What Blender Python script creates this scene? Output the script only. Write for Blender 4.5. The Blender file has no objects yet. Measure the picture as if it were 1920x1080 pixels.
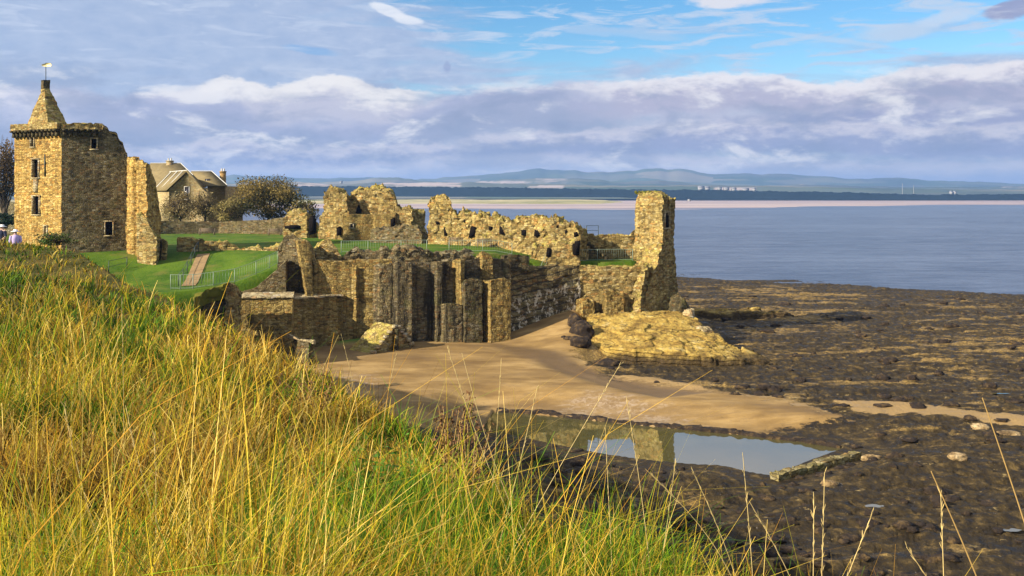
import bpy, math, random
import numpy as np
R = math.radians
sc = bpy.context.scene
COL = sc.collection
rng = np.random.default_rng(7)
random.seed(7)

# ------------------------------------------------------------------ camera
F = 1700.0            # focal length in photograph pixels (photograph 1920 wide)
HZ = 366.0            # horizon row
H = 14.0              # eye height above low water
cam = bpy.data.cameras.new('camera')
cam_o = bpy.data.objects.new('camera', cam); COL.objects.link(cam_o)
cam_o.location = (0, 0, H); cam_o.rotation_euler = (R(90), 0, 0)
cam.sensor_width = 36; cam.lens = 36 * F / 1920
cam.shift_y = -(540 - HZ) / 1920
cam.clip_start = 0.05; cam.clip_end = 20000
sc.camera = cam_o
sc.render.resolution_x = 1024; sc.render.resolution_y = 576
sc.view_settings.view_transform = 'Standard'; sc.view_settings.look = 'None'
EXPO = 1.0
HAZE = 1.25e-4
sc.view_settings.exposure = EXPO; sc.view_settings.gamma = 1
sc.cycles.max_bounces = 6; sc.cycles.transparent_max_bounces = 8
sc.cycles.volume_bounces = 0

# ------------------------------------------------------------------ sun
SV = np.array([-0.78, -0.46, 0.43]); SV /= np.linalg.norm(SV)
sun = bpy.data.lights.new('sun', 'SUN'); sun.energy = 5.0; sun.angle = R(0.53); sun.color = (1.0, 0.90, 0.74)
sun_o = bpy.data.objects.new('sun', sun); COL.objects.link(sun_o)
from mathutils import Vector
sun_o.rotation_euler = Vector(SV).to_track_quat('Z', 'Y').to_euler()
sun_o.location = (-60, -40, 60)

# ------------------------------------------------------------------ node helper
class NT:
    def __init__(s, tree):
        s.t = tree; tree.nodes.clear()
    def n(s, typ, ins=None, **props):
        nd = s.t.nodes.new(typ)
        for k, v in props.items(): setattr(nd, k, v)
        for k, v in (ins or {}).items(): s.put(nd.inputs[k], v)
        return nd
    def put(s, sock, v):
        if hasattr(v, 'is_output'): s.t.links.new(v, sock)
        elif isinstance(v, bpy.types.Node): s.t.links.new(v.outputs[0], sock)
        elif hasattr(v, '__len__') and sock.type == 'RGBA' and len(v) == 3: sock.default_value = (*v, 1)
        else: sock.default_value = v
    def m(s, op, a, b=0.0, c=None, clamp=False):
        nd = s.n('ShaderNodeMath', {0: a, 1: b}, operation=op, use_clamp=clamp)
        if c is not None: s.put(nd.inputs[2], c)
        return nd.outputs[0]
    def mix(s, f, a, b, blend='MIX'):
        nd = s.n('ShaderNodeMix', data_type='RGBA', blend_type=blend)
        s.put(nd.inputs[0], f); s.put(nd.inputs[6], a); s.put(nd.inputs[7], b)
        return nd.outputs[2]
    def vm(s, op, a, b=(0, 0, 0), sc=None):
        nd = s.n('ShaderNodeVectorMath', {0: a, 1: b}, operation=op)
        if sc is not None: s.put(nd.inputs[3], sc)
        return nd.outputs[0]
    def ss(s, v, a, b, lo=0.0, hi=1.0):
        nd = s.n('ShaderNodeMapRange', {0: v, 1: a, 2: b, 3: lo, 4: hi}, interpolation_type='SMOOTHSTEP')
        return nd.outputs[0]
    def noise(s, vec, scale, detail=4, rough=0.55, dist=0.0, color=False):
        nd = s.n('ShaderNodeTexNoise', {'Vector': vec, 'Scale': scale, 'Detail': detail, 'Roughness': rough, 'Distortion': dist})
        return nd.outputs[1 if color else 0]
    def ramp(s, f, stops):
        nd = s.n('ShaderNodeValToRGB', {0: f}); e = nd.color_ramp.elements
        while len(e) > 1: e.remove(e[-1])
        e[0].position = stops[0][0]; e[0].color = (*stops[0][1], 1)
        for p, c in stops[1:]:
            x = e.new(p); x.color = (*c, 1)
        return nd.outputs[0]
    def curve(s, f, pts):
        nd = s.n('ShaderNodeFloatCurve', {1: f}); c = nd.mapping.curves[0]
        pts = sorted(pts)
        c.points[0].location = pts[0]; c.points[1].location = pts[-1]
        for p in pts[1:-1]: c.points.new(*p)
        for p in c.points: p.handle_type = 'AUTO_CLAMPED'
        nd.mapping.use_clip = False; nd.mapping.update()
        return nd.outputs[0]
def lin(r, g, b):
    f = lambda v: (v / 255 / 12.92) if v < 10.3 else ((v / 255 + .055) / 1.055) ** 2.4
    return (f(r), f(g), f(b))

# ------------------------------------------------------------------ world: daylight sky with broken cloud
world = bpy.data.worlds.new('World'); sc.world = world; world.use_nodes = True
w = NT(world.node_tree)
KB = 10.0 / 2 ** EXPO
def cl(r, g, b): return tuple(v * KB for v in lin(r, g, b))
sky = w.n('ShaderNodeTexSky', sky_type='NISHITA', sun_disc=False)
sky.sun_elevation = math.asin(SV[2]); sky.sun_rotation = math.atan2(SV[0], SV[1])
sky.air_density = 1.0; sky.dust_density = 0.3; sky.ozone_density = 2.0
tc = w.n('ShaderNodeTexCoord')
sep = w.n('ShaderNodeSeparateXYZ', {0: tc.outputs['Generated']})
X, Y_, Z_ = sep.outputs
az = w.m('ARCTAN2', X, Y_)
hor = w.m('SQRT', w.m('ADD', w.m('MULTIPLY', X, X), w.m('MULTIPLY', Y_, Y_)))
el = w.m('DIVIDE', Z_, w.m('MAXIMUM', hor, 0.05))             # tangent of the elevation
azn = w.m('ADD', w.m('DIVIDE', az, math.pi), 0.5, clamp=True)
def A_(px): return math.atan((px - 960) / F)
def E_(px, py): return (HZ - py) / F * math.cos(A_(px))
P1 = w.n('ShaderNodeCombineXYZ', {0: az, 1: w.m('MULTIPLY', el, 2.2), 2: 0.0}).outputs[0]
PS = w.n('ShaderNodeCombineXYZ', {0: az, 1: w.m('MULTIPLY', el, 6.0), 2: 3.3}).outputs[0]
nb = w.noise(P1, 11, 6, 0.58, 0.2)
nf = w.noise(P1, 34, 5, 0.6, 0.3)
nst = w.noise(PS, 5.0, 6, 0.6, 0.6)
nst2 = w.noise(PS, 13.0, 5, 0.62, 0.8)
hs = w.n('ShaderNodeHueSaturation', {'Saturation': 1.4, 'Value': .78, 'Color': sky.outputs[0]})
c = hs.outputs[0]
# pale air close to the horizon
c = w.mix(w.ss(el, 0.15, 0.0, 0, 0.75), c, cl(186, 200, 226))
# cirrus streaks
ci = w.ss(nst2, 0.47, 0.66, 0, 0.75)
c = w.mix(ci, c, cl(190, 214, 240))
# high veil, thick to the west, thinning to the east
vb = w.curve(azn, [(0, 0.36), (A_(0) / math.pi + .5, 0.34), (A_(560) / math.pi + .5, 0.28), (A_(860) / math.pi + .5, 0.02),
                   (A_(1150) / math.pi + .5, -0.06), (A_(1500) / math.pi + .5, -0.05), (A_(1900) / math.pi + .5, 0.0), (1, 0.1)])
ve = w.ss(el, 0.125, 0.24, 0.16, 0.0)
va = w.ss(w.m('ADD', w.m('ADD', nst, vb), ve), 0.52, 0.80, 0, 0.92)
vcol = w.mix(nf, cl(152, 174, 212), cl(202, 212, 234))
c = w.mix(va, c, vcol)
def bank(c, pts, thick, amp, col_top, col_base, alpha=1.0, soft=3.0, seed=0.0, fade=None):
    """one bank of cumulus: bright crest, shaded base, seen low over the sea"""
    cp = [((A_(px) / math.pi + .5), E_(px, py) * 4) for px, py in pts]
    top = w.m('DIVIDE', w.curve(azn, cp), 4.0)
    pv = w.vm('ADD', P1, (seed, seed * 0.7, seed))
    n1 = w.noise(pv, 17, 7, 0.62, 0.25)
    n2 = w.noise(pv, 45, 5, 0.6)
    dz = w.m('SUBTRACT', w.m('ADD', top, w.m('MULTIPLY', w.m('SUBTRACT', n1, 0.5), amp * 4 / F)), el)
    dz = w.m('ADD', dz, w.m('MULTIPLY', w.m('SUBTRACT', n2, 0.5), amp * 3.0 / F))
    t = w.m('DIVIDE', dz, thick / F)
    a = w.ss(dz, 0.0, soft * 3 / F)
    a = w.m('MULTIPLY', a, w.ss(t, 1.25, 0.9))
    sh = w.m('ADD', t, w.m('MULTIPLY', w.m('SUBTRACT', n2, 0.5), 0.9))
    col = w.mix(w.ss(sh, 0.15, 0.72), col_top, col_base)
    if fade:
        f0, f1, f2, f3 = [A_(v) for v in fade]
        wob = w.m('ADD', az, w.m('MULTIPLY', w.m('SUBTRACT', n1, 0.5), 0.10))
        a = w.m('MULTIPLY', a, w.m('MULTIPLY', w.ss(wob, f0, f1), w.ss(wob, f3, f2)))
    return w.mix(w.m('MULTIPLY', a, alpha), c, col)
WHT, CRM = cl(250, 246, 244), cl(236, 228, 232)
LIL, GRY, DRK = cl(176, 190, 212), cl(178, 182, 204), cl(152, 164, 194)
c = bank(c, [(-900, 180), (0, 172), (120, 150), (250, 175), (420, 150), (600, 168), (760, 178), (900, 160), (1000, 150), (1100, 142), (1300, 150), (1500, 150), (1920, 150), (2800, 160)], 240, 14, cl(205, 204, 222), LIL, 0.93, 7, 1.3)
c = bank(c, [(-500, 170), (0, 165), (60, 170), (150, 170), (330, 160), (385, 150), (430, 143), (500, 156), (570, 142), (620, 136), (680, 152), (790, 165), (850, 180), (1500, 180), (2500, 180)], 80, 9, WHT, cl(205, 204, 220), 0.97, 3, 4.1, (345, 430, 760, 860))
c = bank(c, [(-500, 190), (0, 190), (150, 180), (230, 172), (330, 176), (440, 172), (470, 205), (560, 226), (700, 226), (800, 190), (900, 158), (1000, 152), (1080, 158), (1150, 160), (1300, 165), (2500, 170)], 90, 10, cl(168, 176, 208), DRK, 0.7, 8, 9.2, (-700, -600, 1080, 1260))
c = bank(c, [(-500, 160), (900, 160), (1000, 158), (1090, 152), (1170, 146), (1280, 138), (1400, 132), (1480, 140), (1560, 150), (1640, 140), (1700, 126), (1800, 115), (1900, 112), (2300, 105)], 66, 8, cl(247, 242, 244), cl(190, 188, 210), 0.95, 3.5, 14.7, (1030, 1200, 3500, 3600))
c = bank(c, [(-500, 215), (1100, 215), (1240, 212), (1380, 206), (1500, 196), (1640, 186), (1800, 184), (2300, 180)], 46, 8, cl(196, 196, 216), cl(160, 166, 200), 0.8, 6, 21.0, (1180, 1420, 3500, 3600))
c = bank(c, [(-500, 300), (0, 275), (160, 268), (300, 272), (410, 252), (520, 268), (700, 266), (850, 262), (900, 244), (1000, 240), (1130, 236), (1240, 226), (1330, 222), (1440, 220), (1540, 224), (1620, 222), (1740, 228), (1920, 226), (2400, 226)], 58, 10, cl(224, 220, 230), cl(162, 170, 204), 0.85, 5, 33.0)
c = bank(c, [(-500, 320), (0, 315), (300, 306), (500, 302), (700, 298), (820, 286), (960, 282), (1100, 280), (1300, 286), (1460, 290), (1620, 292), (1760, 296), (1920, 294), (2500, 294)], 60, 7, cl(224, 221, 232), cl(198, 204, 226), 0.9, 6, 47.0)
c = bank(c, [(-900, 150), (0, 156), (120, 168), (400, 180), (2500, 180)], 70, 8, cl(232, 230, 240), cl(200, 204, 226), 0.9, 4, 61.0, (-700, -600, 60, 190))
def puff(c, px, py, rx, ry, col, alpha=0.95, seed=0.0, slope=0.0):
    dx = w.m('DIVIDE', w.m('SUBTRACT', az, A_(px)), rx / F)
    dy = w.m('DIVIDE', w.m('ADD', w.m('SUBTRACT', el, E_(px, py)), w.m('MULTIPLY', w.m('SUBTRACT', az, A_(px)), slope)), ry / F)
    r2 = w.m('ADD', w.m('MULTIPLY', dx, dx), w.m('MULTIPLY', dy, dy))
    n = w.noise(w.vm('ADD', P1, (seed, 0, seed)), 22, 6, 0.6, 0.3)
    v = w.m('ADD', r2, w.m('MULTIPLY', w.m('SUBTRACT', n, 0.5), 2.4))
    return w.mix(w.ss(v, 1.0, 0.25, 0, alpha), c, col)
for i, (px, py, rx, ry, col, al, sl) in enumerate([
        (735, 22, 44, 12, cl(238, 242, 250), .95, .35), (765, 38, 36, 10, cl(238, 242, 250), .9, .1),
        (1365, 2, 80, 17, cl(232, 232, 240), .95, 0), (1680, 58, 78, 18, cl(196, 218, 242), .85, 0), (1782, 33, 58, 14, cl(204, 222, 244), .85, -.1),
        (1900, 16, 50, 20, cl(160, 158, 190), .85, -.2), (1560, 74, 130, 7, cl(190, 218, 246), .7, .2), (1180, 62, 150, 12, cl(176, 208, 240), .6, .1),
        (838, 128, 9, 14, cl(150, 166, 206), .7, 0), (590, 95, 60, 9, cl(120, 178, 232), .55, .1)]):
    c = puff(c, px, py, rx, ry, col, al, 3.0 + 5 * i, sl)
# broken white and grey rags inside the cloud belt
PB = w.n('ShaderNodeCombineXYZ', {0: az, 1: w.m('MULTIPLY', el, 2.7), 2: 7.7}).outputs[0]
rg = w.noise(PB, 11, 7, 0.60, 0.25); rg2 = w.noise(w.vm('ADD', PB, (3.1, 1.7, 2.0)), 9, 6, 0.6, 0.4)
belt = w.m('MULTIPLY', w.ss(el, 0.012, 0.035), w.ss(el, 0.15, 0.10))
c = w.mix(w.m('MULTIPLY', belt, w.ss(rg2, 0.48, 0.64, 0, .55)), c, cl(144, 158, 188))
c = w.mix(w.m('MULTIPLY', belt, w.ss(rg, 0.51, 0.66, 0, .8)), c, cl(252, 249, 248))
up_ = w.m('MULTIPLY', w.ss(el, 0.11, 0.15), w.ss(el, 0.24, 0.20)); c = w.mix(w.m('MULTIPLY', up_, w.ss(nst2, 0.50, 0.66, 0, .5)), c, cl(208, 220, 240))
# pale overcast overhead
c = w.mix(w.m('MULTIPLY', w.ss(el, 0.225, 0.30), w.ss(nb, .25, .6, .7, 1)), c, cl(212, 218, 238))
bg = w.n('ShaderNodeBackground', {0: c, 1: 0.1})
wo = w.n('ShaderNodeOutputWorld'); w.t.links.new(bg.outputs[0], wo.inputs[0])
world.cycles.sampling_method = 'MANUAL'; world.cycles.sample_map_resolution = 512

# ------------------------------------------------------------------ numeric noise
def hsh(ix, iy, iz, seed=0):
    h = (ix.astype(np.int64) * 374761393 + iy.astype(np.int64) * 668265263 + iz.astype(np.int64) * 2147483647 + seed * 974711) & 0xffffffff
    h = ((h ^ (h >> 13)) * 1274126177) & 0xffffffff
    h = ((h ^ (h >> 16)) * 2246822519) & 0xffffffff
    return ((h ^ (h >> 15)) & 0xffffff) / float(0xffffff)
def vn(x, y, z=None, seed=0):
    z = np.zeros_like(x) if z is None else z
    ix, iy, iz = np.floor(x), np.floor(y), np.floor(z)
    fx, fy, fz = x - ix, y - iy, z - iz
    fx, fy, fz = [t * t * (3 - 2 * t) for t in (fx, fy, fz)]
    o = 0
    for a in (0, 1):
        for b in (0, 1):
            for d in (0, 1):
                o = o + hsh(ix + a, iy + b, iz + d, seed) * (fx if a else 1 - fx) * (fy if b else 1 - fy) * (fz if d else 1 - fz)
    return o
def fbm(x, y, z=None, octv=4, seed=0, gain=0.5):
    o, a, s = 0, 1.0, 0
    z = np.zeros_like(x) if z is None else z
    for k in range(octv):
        o = o + a * vn(x * 2 ** k + 17 * k, y * 2 ** k - 9 * k, z * 2 ** k + 5 * k, seed + k); s += a; a *= gain
    return o / s
def sstep(v, a, b):
    t = np.clip((v - a) / (b - a), 0, 1); return t * t * (3 - 2 * t)

def cells(x, y, seed):
    """jointed rock: nearest of jittered points -> block id and distance to the joint"""
    best = np.full(x.shape, 9.); sec = np.full(x.shape, 9.); idv = np.zeros(x.shape); cx, cy = np.floor(x), np.floor(y); bx, by = 0 * x, 0 * x
    for i in (-1, 0, 1):
        for j in (-1, 0, 1):
            a, b = cx + i, cy + j; px_, py_ = a + hsh(a, b, 0 * a, seed), b + hsh(a, b, 0 * a, seed + 1); d = np.hypot(x - px_, y - py_)
            nw = d < best; sec = np.where(nw, best, np.minimum(sec, d)); idv = np.where(nw, hsh(a, b, 0 * a, seed + 2), idv); bx, by = np.where(nw, px_, bx), np.where(nw, py_, by); best = np.where(nw, d, best)
    return idv, sec - best, x - bx, y - by
# ------------------------------------------------------------------ places
def W(px, py, Y): return np.array([(px - 960) / F * Y, Y, H - (py - HZ) / F * Y])
def zpy(py, Y): return H - (py - HZ) / F * Y
def G(px, py, z): 
    Y = (H - z) * F / (py - HZ); return np.array([(px - 960) / F * Y, Y])
def prof(pts):
    a = np.array(sorted(pts), float)
    return lambda x, y: H - (np.interp(960 + F * x / y, a[:, 0], a[:, 1]) - HZ) * y / F

# ------------------------------------------------------------------ mesh helpers
class MB:
    def __init__(s): s.v = []; s.f = []; s.c = []; s.k = 0
    def add(s, V, Fc, col=None):
        V = np.asarray(V, float).reshape(-1, 3); 
        for f in Fc: 
            f = np.asarray(f, np.int64)
            if len(f): s.f.append(f + s.k)
        s.v.append(V); s.k += len(V)
        if col is not None: s.c.append(np.broadcast_to(np.asarray(col, float), (len(V), len(np.asarray(col).reshape(-1, np.asarray(col).shape[-1])[0]))))
    def grid(s, P, flip=False, col=None):
        r, q = P.shape[:2]; i = np.arange(r * q).reshape(r, q)
        a, b, d, e = i[:-1, :-1].ravel(), i[:-1, 1:].ravel(), i[1:, 1:].ravel(), i[1:, :-1].ravel()
        f = np.stack([a, e, d, b] if flip else [a, b, d, e], 1)
        s.add(P.reshape(-1, 3), [f], None if col is None else col.reshape(-1, col.shape[-1]))
    def box(s, c, sz, rz=0.0, jit=0.0):
        c = np.asarray(c, float); hx, hy, hz = [v / 2 for v in sz]
        V = np.array([[x, y, z] for x in (-hx, hx) for y in (-hy, hy) for z in (-hz, hz)])
        if jit: V += (rng.random(V.shape) - .5) * jit
        ca, sa = math.cos(rz), math.sin(rz)
        V = np.stack([V[:, 0] * ca - V[:, 1] * sa, V[:, 0] * sa + V[:, 1] * ca, V[:, 2]], 1) + c
        s.add(V, [np.array([[0, 1, 3, 2], [4, 6, 7, 5], [0, 4, 5, 1], [2, 3, 7, 6], [0, 2, 6, 4], [1, 5, 7, 3]])])
    def tube(s, pts, rad, n=5):
        pts = np.asarray(pts, float); rad = np.broadcast_to(np.asarray(rad, float), (len(pts),))
        T = np.gradient(pts, axis=0); T /= np.linalg.norm(T, axis=1)[:, None] + 1e-9
        up = np.where(np.abs(T[:, 2:3]) > .9, np.array([[1., 0, 0]]), np.array([[0, 0, 1.]]))
        A = np.cross(T, up); A /= np.linalg.norm(A, axis=1)[:, None] + 1e-9
        B = np.cross(A, T)
        th = np.linspace(0, 2 * math.pi, n + 1)
        P = pts[:, None] + rad[:, None, None] * (A[:, None] * np.cos(th)[None, :, None] + B[:, None] * np.sin(th)[None, :, None])
        s.grid(P)
        for e in (0, -1):
            s.add(P[e, :-1], [np.arange(n)[None, ::-1] if e == 0 else np.arange(n)[None]])
    def bar(s, a, b, wd, n=4): s.tube([a, b], wd / 2, n)
    def build(s, name, m, parent=None, base=None, smooth=False):
        V = np.concatenate(s.v) if s.v else np.zeros((0, 3))
        if parent is not None: base = np.array(parent.get('_b', (0, 0, 0)))
        elif base is None: base = np.array([V[:, 0].mean(), V[:, 1].mean(), V[:, 2].min()])
        base = np.asarray(base, float)
        V = V - base
        me = bpy.data.meshes.new(name)
        loops = np.concatenate([f.ravel() for f in s.f]); tot = np.concatenate([np.full(len(f), f.shape[1]) for f in s.f])
        me.vertices.add(len(V)); me.vertices.foreach_set('co', V.ravel())
        me.loops.add(len(loops)); me.loops.foreach_set('vertex_index', loops.astype(np.int32))
        me.polygons.add(len(tot)); st = np.concatenate([[0], np.cumsum(tot)[:-1]])
        me.polygons.foreach_set('loop_start', st.astype(np.int32))
        me.polygons.foreach_set('loop_total', tot.astype(np.int32))
        me.update(calc_edges=True); me.validate()
        if s.c:
            cc = np.concatenate(s.c)
            if cc.shape[1] == 3: cc = np.concatenate([cc, np.ones((len(cc), 1))], 1)
            ca = me.color_attributes.new('Col', 'FLOAT_COLOR', 'POINT'); ca.data.foreach_set('color', cc.astype(np.float32).ravel())
        if smooth: me.polygons.foreach_set('use_smooth', np.ones(len(tot), bool))
        me.materials.append(m)
        o = bpy.data.objects.new(name, me); COL.objects.link(o)
        if parent is not None:
            o.parent = parent
            pb = np.array(parent.get('_b', (0, 0, 0)))
            o['_b'] = [float(v) for v in pb]
        else:
            o.location = base; o['_b'] = [float(v) for v in base]
        return o
def tag(o, label=None, cat=None, group=None, kind=None):
    if label: o['label'] = label
    if cat: o['category'] = cat
    if group: o['group'] = group
    if kind: o['kind'] = kind
    return o
def thing(name, base, label, cat, group=None):
    o = bpy.data.objects.new(name, None); COL.objects.link(o); o.empty_display_size = .3
    o.location = [float(v) for v in base]; o['_b'] = [float(v) for v in base]
    return tag(o, label, cat, group)

# masonry: vertices of a wall moved stone by stone
def stone_disp(P, amp, lump):
    x, y, z = P[..., 0], P[..., 1], P[..., 2]
    a, b = x * .96 + y * .28, -x * .28 + y * .96
    r = np.floor(z / .27 + .3 * vn(a / 2, b / 2)); off = hsh(r, r * 0, r * 0, 5)
    ci, cj = np.floor(a / .42 + off), np.floor(b / .42 + off)
    D = np.stack([hsh(ci, cj, r, k) - .5 for k in (1, 2, 3)], -1) * 2 * amp
    if lump:
        D = D + lump * 2 * np.stack([fbm(x / 1.3, y / 1.3, z / 1.3, 3, k) - .5 for k in (11, 12, 13)], -1)
    return D
def block(mb, B, z0, z1, T=None, res=.17, amp=.035, lump=.06, top=.12, carve=(), sides=(0, 1, 2, 3)):
    B = [np.asarray(p, float)[:2] for p in B]; T = B if T is None else [np.asarray(p, float)[:2] for p in T]
    f0 = z0 if callable(z0) else (lambda x, y: np.full_like(x, z0)); f1 = z1 if callable(z1) else (lambda x, y: np.full_like(x, z1))
    def top_z(x, y):
        z = f1(x, y)
        if top: z = z + top * 1.7 * (fbm(x / .8, y / .8, None, 4, 31, .65) - .5) + top * 1.1 * (hsh(np.floor(x / .38), np.floor(y / .38), np.zeros_like(x), 8) - .5) + top * .9 * (hsh(np.floor(x / .9 + .4), np.floor(y / .9), np.zeros_like(x), 18) - .6)
        return z
    hgt = max(.3, float(np.max(f1(np.array([p[0] for p in T]), np.array([p[1] for p in T])) - np.min(f0(np.array([p[0] for p in B]), np.array([p[1] for p in B]))))))
    nz = max(2, int(math.ceil(hgt / res)))
    ns = [max(1, int(math.ceil(np.linalg.norm(B[(i + 1) % 4] - B[i]) / res))) for i in range(4)]
    ns[0] = ns[2] = max(ns[0], ns[2]); ns[1] = ns[3] = max(ns[1], ns[3])
    for i in sides:
        j = (i + 1) % 4; a = np.linspace(0, 1, ns[i] + 1)[None, :, None]; b = np.linspace(0, 1, nz + 1)[:, None, None]
        pb = B[i] + (B[j] - B[i]) * a; pt = T[i] + (T[j] - T[i]) * a
        pl = pb + (pt - pb) * b
        zb = f0(pb[..., 0], pb[..., 1]); zt = np.maximum(top_z(pt[..., 0], pt[..., 1]), zb + .05)
        z = zb + (zt - zb) * b[..., 0]
        P = np.concatenate([pl, z[..., None]], -1)
        D = stone_disp(P, amp, lump)
        d = B[j] - B[i]; nrm = np.array([-d[1], d[0], 0]); nrm /= np.linalg.norm(nrm) + 1e-9   # inward for anticlockwise order
        for (sd, a0, a1, zl, zh, dep) in carve:
            if sd == i:
                mk = (a[..., 0] >= a0) & (a[..., 0] <= a1) & (z >= zl) & (z <= zh)
                P = P + mk[..., None] * nrm * dep
        mb.grid(P + D)
    a = np.linspace(0, 1, ns[0] + 1)[None, :, None]; b = np.linspace(0, 1, ns[1] + 1)[:, None, None]
    pl = (T[0] * (1 - a) + T[1] * a) * (1 - b) + (T[3] * (1 - a) + T[2] * a) * b
    z = top_z(pl[..., 0], pl[..., 1])
    P = np.concatenate([pl, z[..., None]], -1); mb.grid(P + stone_disp(P, amp, lump))
def boulder(mb, c, r, seed=0, n=14, rough=.35, zflat=None):
    u = np.linspace(0, math.pi, n)[:, None]; v = np.linspace(0, 2 * math.pi, 2 * n + 1)[None]
    v = v.copy(); D = np.stack([np.sin(u) * np.cos(v), np.sin(u) * np.sin(v), np.cos(u) + 0 * v], -1)
    k = 1 + rough * 2.4 * (fbm(D[..., 0] * 1.9 + seed, D[..., 1] * 1.9, D[..., 2] * 1.9 + seed, 5, seed, .62) - .5)
    D = D * k[..., None]
    D = np.sign(D) * np.abs(D) ** .85
    P = D * np.asarray(r) + np.asarray(c)
    P[:, -1] = P[:, 0]
    mb.grid(P, flip=False)

# ------------------------------------------------------------------ materials
def mat(name):
    m = bpy.data.materials.new(name); m.use_nodes = True
    return m, NT(m.node_tree)
def finish(m, t, col, rough=.9, bump=None, bs=.4, bd=.05, spec=.25, normal=None):
    p = t.n('ShaderNodeBsdfPrincipled', {'Base Color': col, 'Roughness': rough, 'Specular IOR Level': spec})
    if bump is not None:
        b = t.n('ShaderNodeBump', {'Height': bump, 'Strength': bs, 'Distance': bd}); t.put(p.inputs['Normal'], b.outputs[0])
    o = t.n('ShaderNodeOutputMaterial'); t.t.links.new(p.outputs[0], o.inputs[0])
    return m
def flat(name, col, rough=.6, spec=.3, metal=0.0, var=.25, sc_=4.0):
    m, t = mat(name); g = t.n('ShaderNodeTexCoord').outputs['Object']
    n = t.noise(g, sc_, 4); k = t.m('ADD', t.m('MULTIPLY', n, 2 * var), 1 - var)
    finish(m, t, t.vm('SCALE', col, sc=k), rough, spec=spec); 
    return m
def stone(name, light, mid, dark, stain=.5, streak=.4, cell=2.6, moss=0.0, mort=.34, lichen=0.0, course=.55):
    m, t = mat(name); g = t.n('ShaderNodeNewGeometry').outputs['Position']
    wv = t.vm('ADD', g, t.vm('SCALE', t.vm('SUBTRACT', t.noise(g, 1.8, 3, color=True), (.5, .5, .5)), sc=.14))
    gs = t.vm('MULTIPLY', wv, (1.0, 1.0, 2.1)); cell = cell * 1.25
    vo = t.n('ShaderNodeTexVoronoi', {'Vector': gs, 'Scale': cell, 'Randomness': .72})
    ve_ = t.n('ShaderNodeTexVoronoi', {'Vector': gs, 'Scale': cell, 'Randomness': .72}, feature='DISTANCE_TO_EDGE')
    pc = t.n('ShaderNodeSeparateColor', {0: vo.outputs['Color']})
    big = t.noise(g, .45, 5, .6)
    fine = t.noise(g, 9, 5, .65)
    f = t.m('ADD', t.m('MULTIPLY', pc.outputs[0], .62), t.m('MULTIPLY', big, .55))
    col = t.ramp(t.m('SUBTRACT', f, .08), [(.12, dark), (.42, mid), (.85, light)])
    # rust, grey and cream stones
    col = t.mix(t.ss(pc.outputs[1], .78, .95, 0, .55), col, (light[0] * .95, light[1] * .62, light[2] * .45))
    col = t.mix(t.ss(pc.outputs[2], .82, .97, 0, .6), col, (min(1, light[0] * 1.15), min(1, light[1] * 1.25), min(1, light[2] * 1.7)))
    col = t.vm('MULTIPLY', col, t.n('ShaderNodeCombineXYZ', {0: t.m('ADD', t.m('MULTIPLY', fine, .8), .6), 1: t.m('ADD', t.m('MULTIPLY', fine, .8), .6), 2: t.m('ADD', t.m('MULTIPLY', fine, .8), .6)}).outputs[0])
    gx = t.n('ShaderNodeSeparateXYZ', {0: wv}).outputs
    bu = t.m('ADD', t.m('MULTIPLY', gx[0], .96), t.m('MULTIPLY', gx[1], .42))
    bk_ = t.n('ShaderNodeTexBrick', {'Vector': t.n('ShaderNodeCombineXYZ', {0: bu, 1: gx[2], 2: 0.0}).outputs[0], 'Color1': (1.18, 1.16, 1.1), 'Color2': (.62, .62, .64), 'Mortar': (.34, .32, .32), 'Scale': 1.0, 'Mortar Size': .022, 'Mortar Smooth': .4, 'Bias': .1, 'Brick Width': .52, 'Row Height': .26})
    col = t.mix(course, col, bk_.outputs[0], 'MULTIPLY')
    # mortar joints washed out by the weather
    col = t.mix(t.ss(ve_.outputs['Distance'], .11, .02, 0, mort), col, (dark[0] * .45, dark[1] * .42, dark[2] * .42))
    # rain streaks and stains, kept dark to put shadow contrast into the colour
    sv = t.vm('MULTIPLY', g, (1.0, 1.0, .10))
    st = t.noise(sv, 1.5, 4, .62)
    col = t.mix(t.ss(st, .47, .62, 0, streak), col, (dark[0] * .5, dark[1] * .5, dark[2] * .55))
    if streak > .6:
        col = t.mix(t.ss(t.noise(t.vm('MULTIPLY', g, (1, 1, .05)), .7, 3, .5), .50, .62, 0, .5), col, (.03, .026, .018))
    bl = t.noise(g, .28, 4, .6)
    col = t.mix(t.ss(bl, .5, .66, 0, stain), col, (dark[0] * .8, dark[1] * .85, dark[2] * .9))
    if moss:
        mz = t.noise(g, .9, 5, .65)
        col = t.mix(t.ss(mz, .52, .68, 0, moss), col, (.10, .11, .025))
    if lichen:
        nz = t.n('ShaderNodeSeparateXYZ', {0: t.n('ShaderNodeNewGeometry').outputs['Normal']}).outputs[2]
        lz = t.m('MULTIPLY', t.ss(nz, .15, .7), t.ss(t.noise(g, 2.2, 4, .6), .38, .6))
        col = t.mix(t.m('MULTIPLY', lz, lichen), col, (.36, .30, .06))
    hgt = t.m('ADD', t.m('MULTIPLY', t.ss(ve_.outputs['Distance'], 0, .16), .6), t.m('MULTIPLY', fine, .5))
    hgt = t.m('ADD', hgt, t.m('MULTIPLY', pc.outputs[0], .5))
    return finish(m, t, col, .95, hgt, .75, .10, .1)
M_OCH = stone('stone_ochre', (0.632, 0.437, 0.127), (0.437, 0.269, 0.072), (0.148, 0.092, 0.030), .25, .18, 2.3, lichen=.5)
M_RUIN = stone('stone_ruin', (0.505, 0.383, 0.140), (0.310, 0.216, 0.070), (0.081, 0.061, 0.026), .3, .2, 2.1, lichen=.7)
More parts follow.
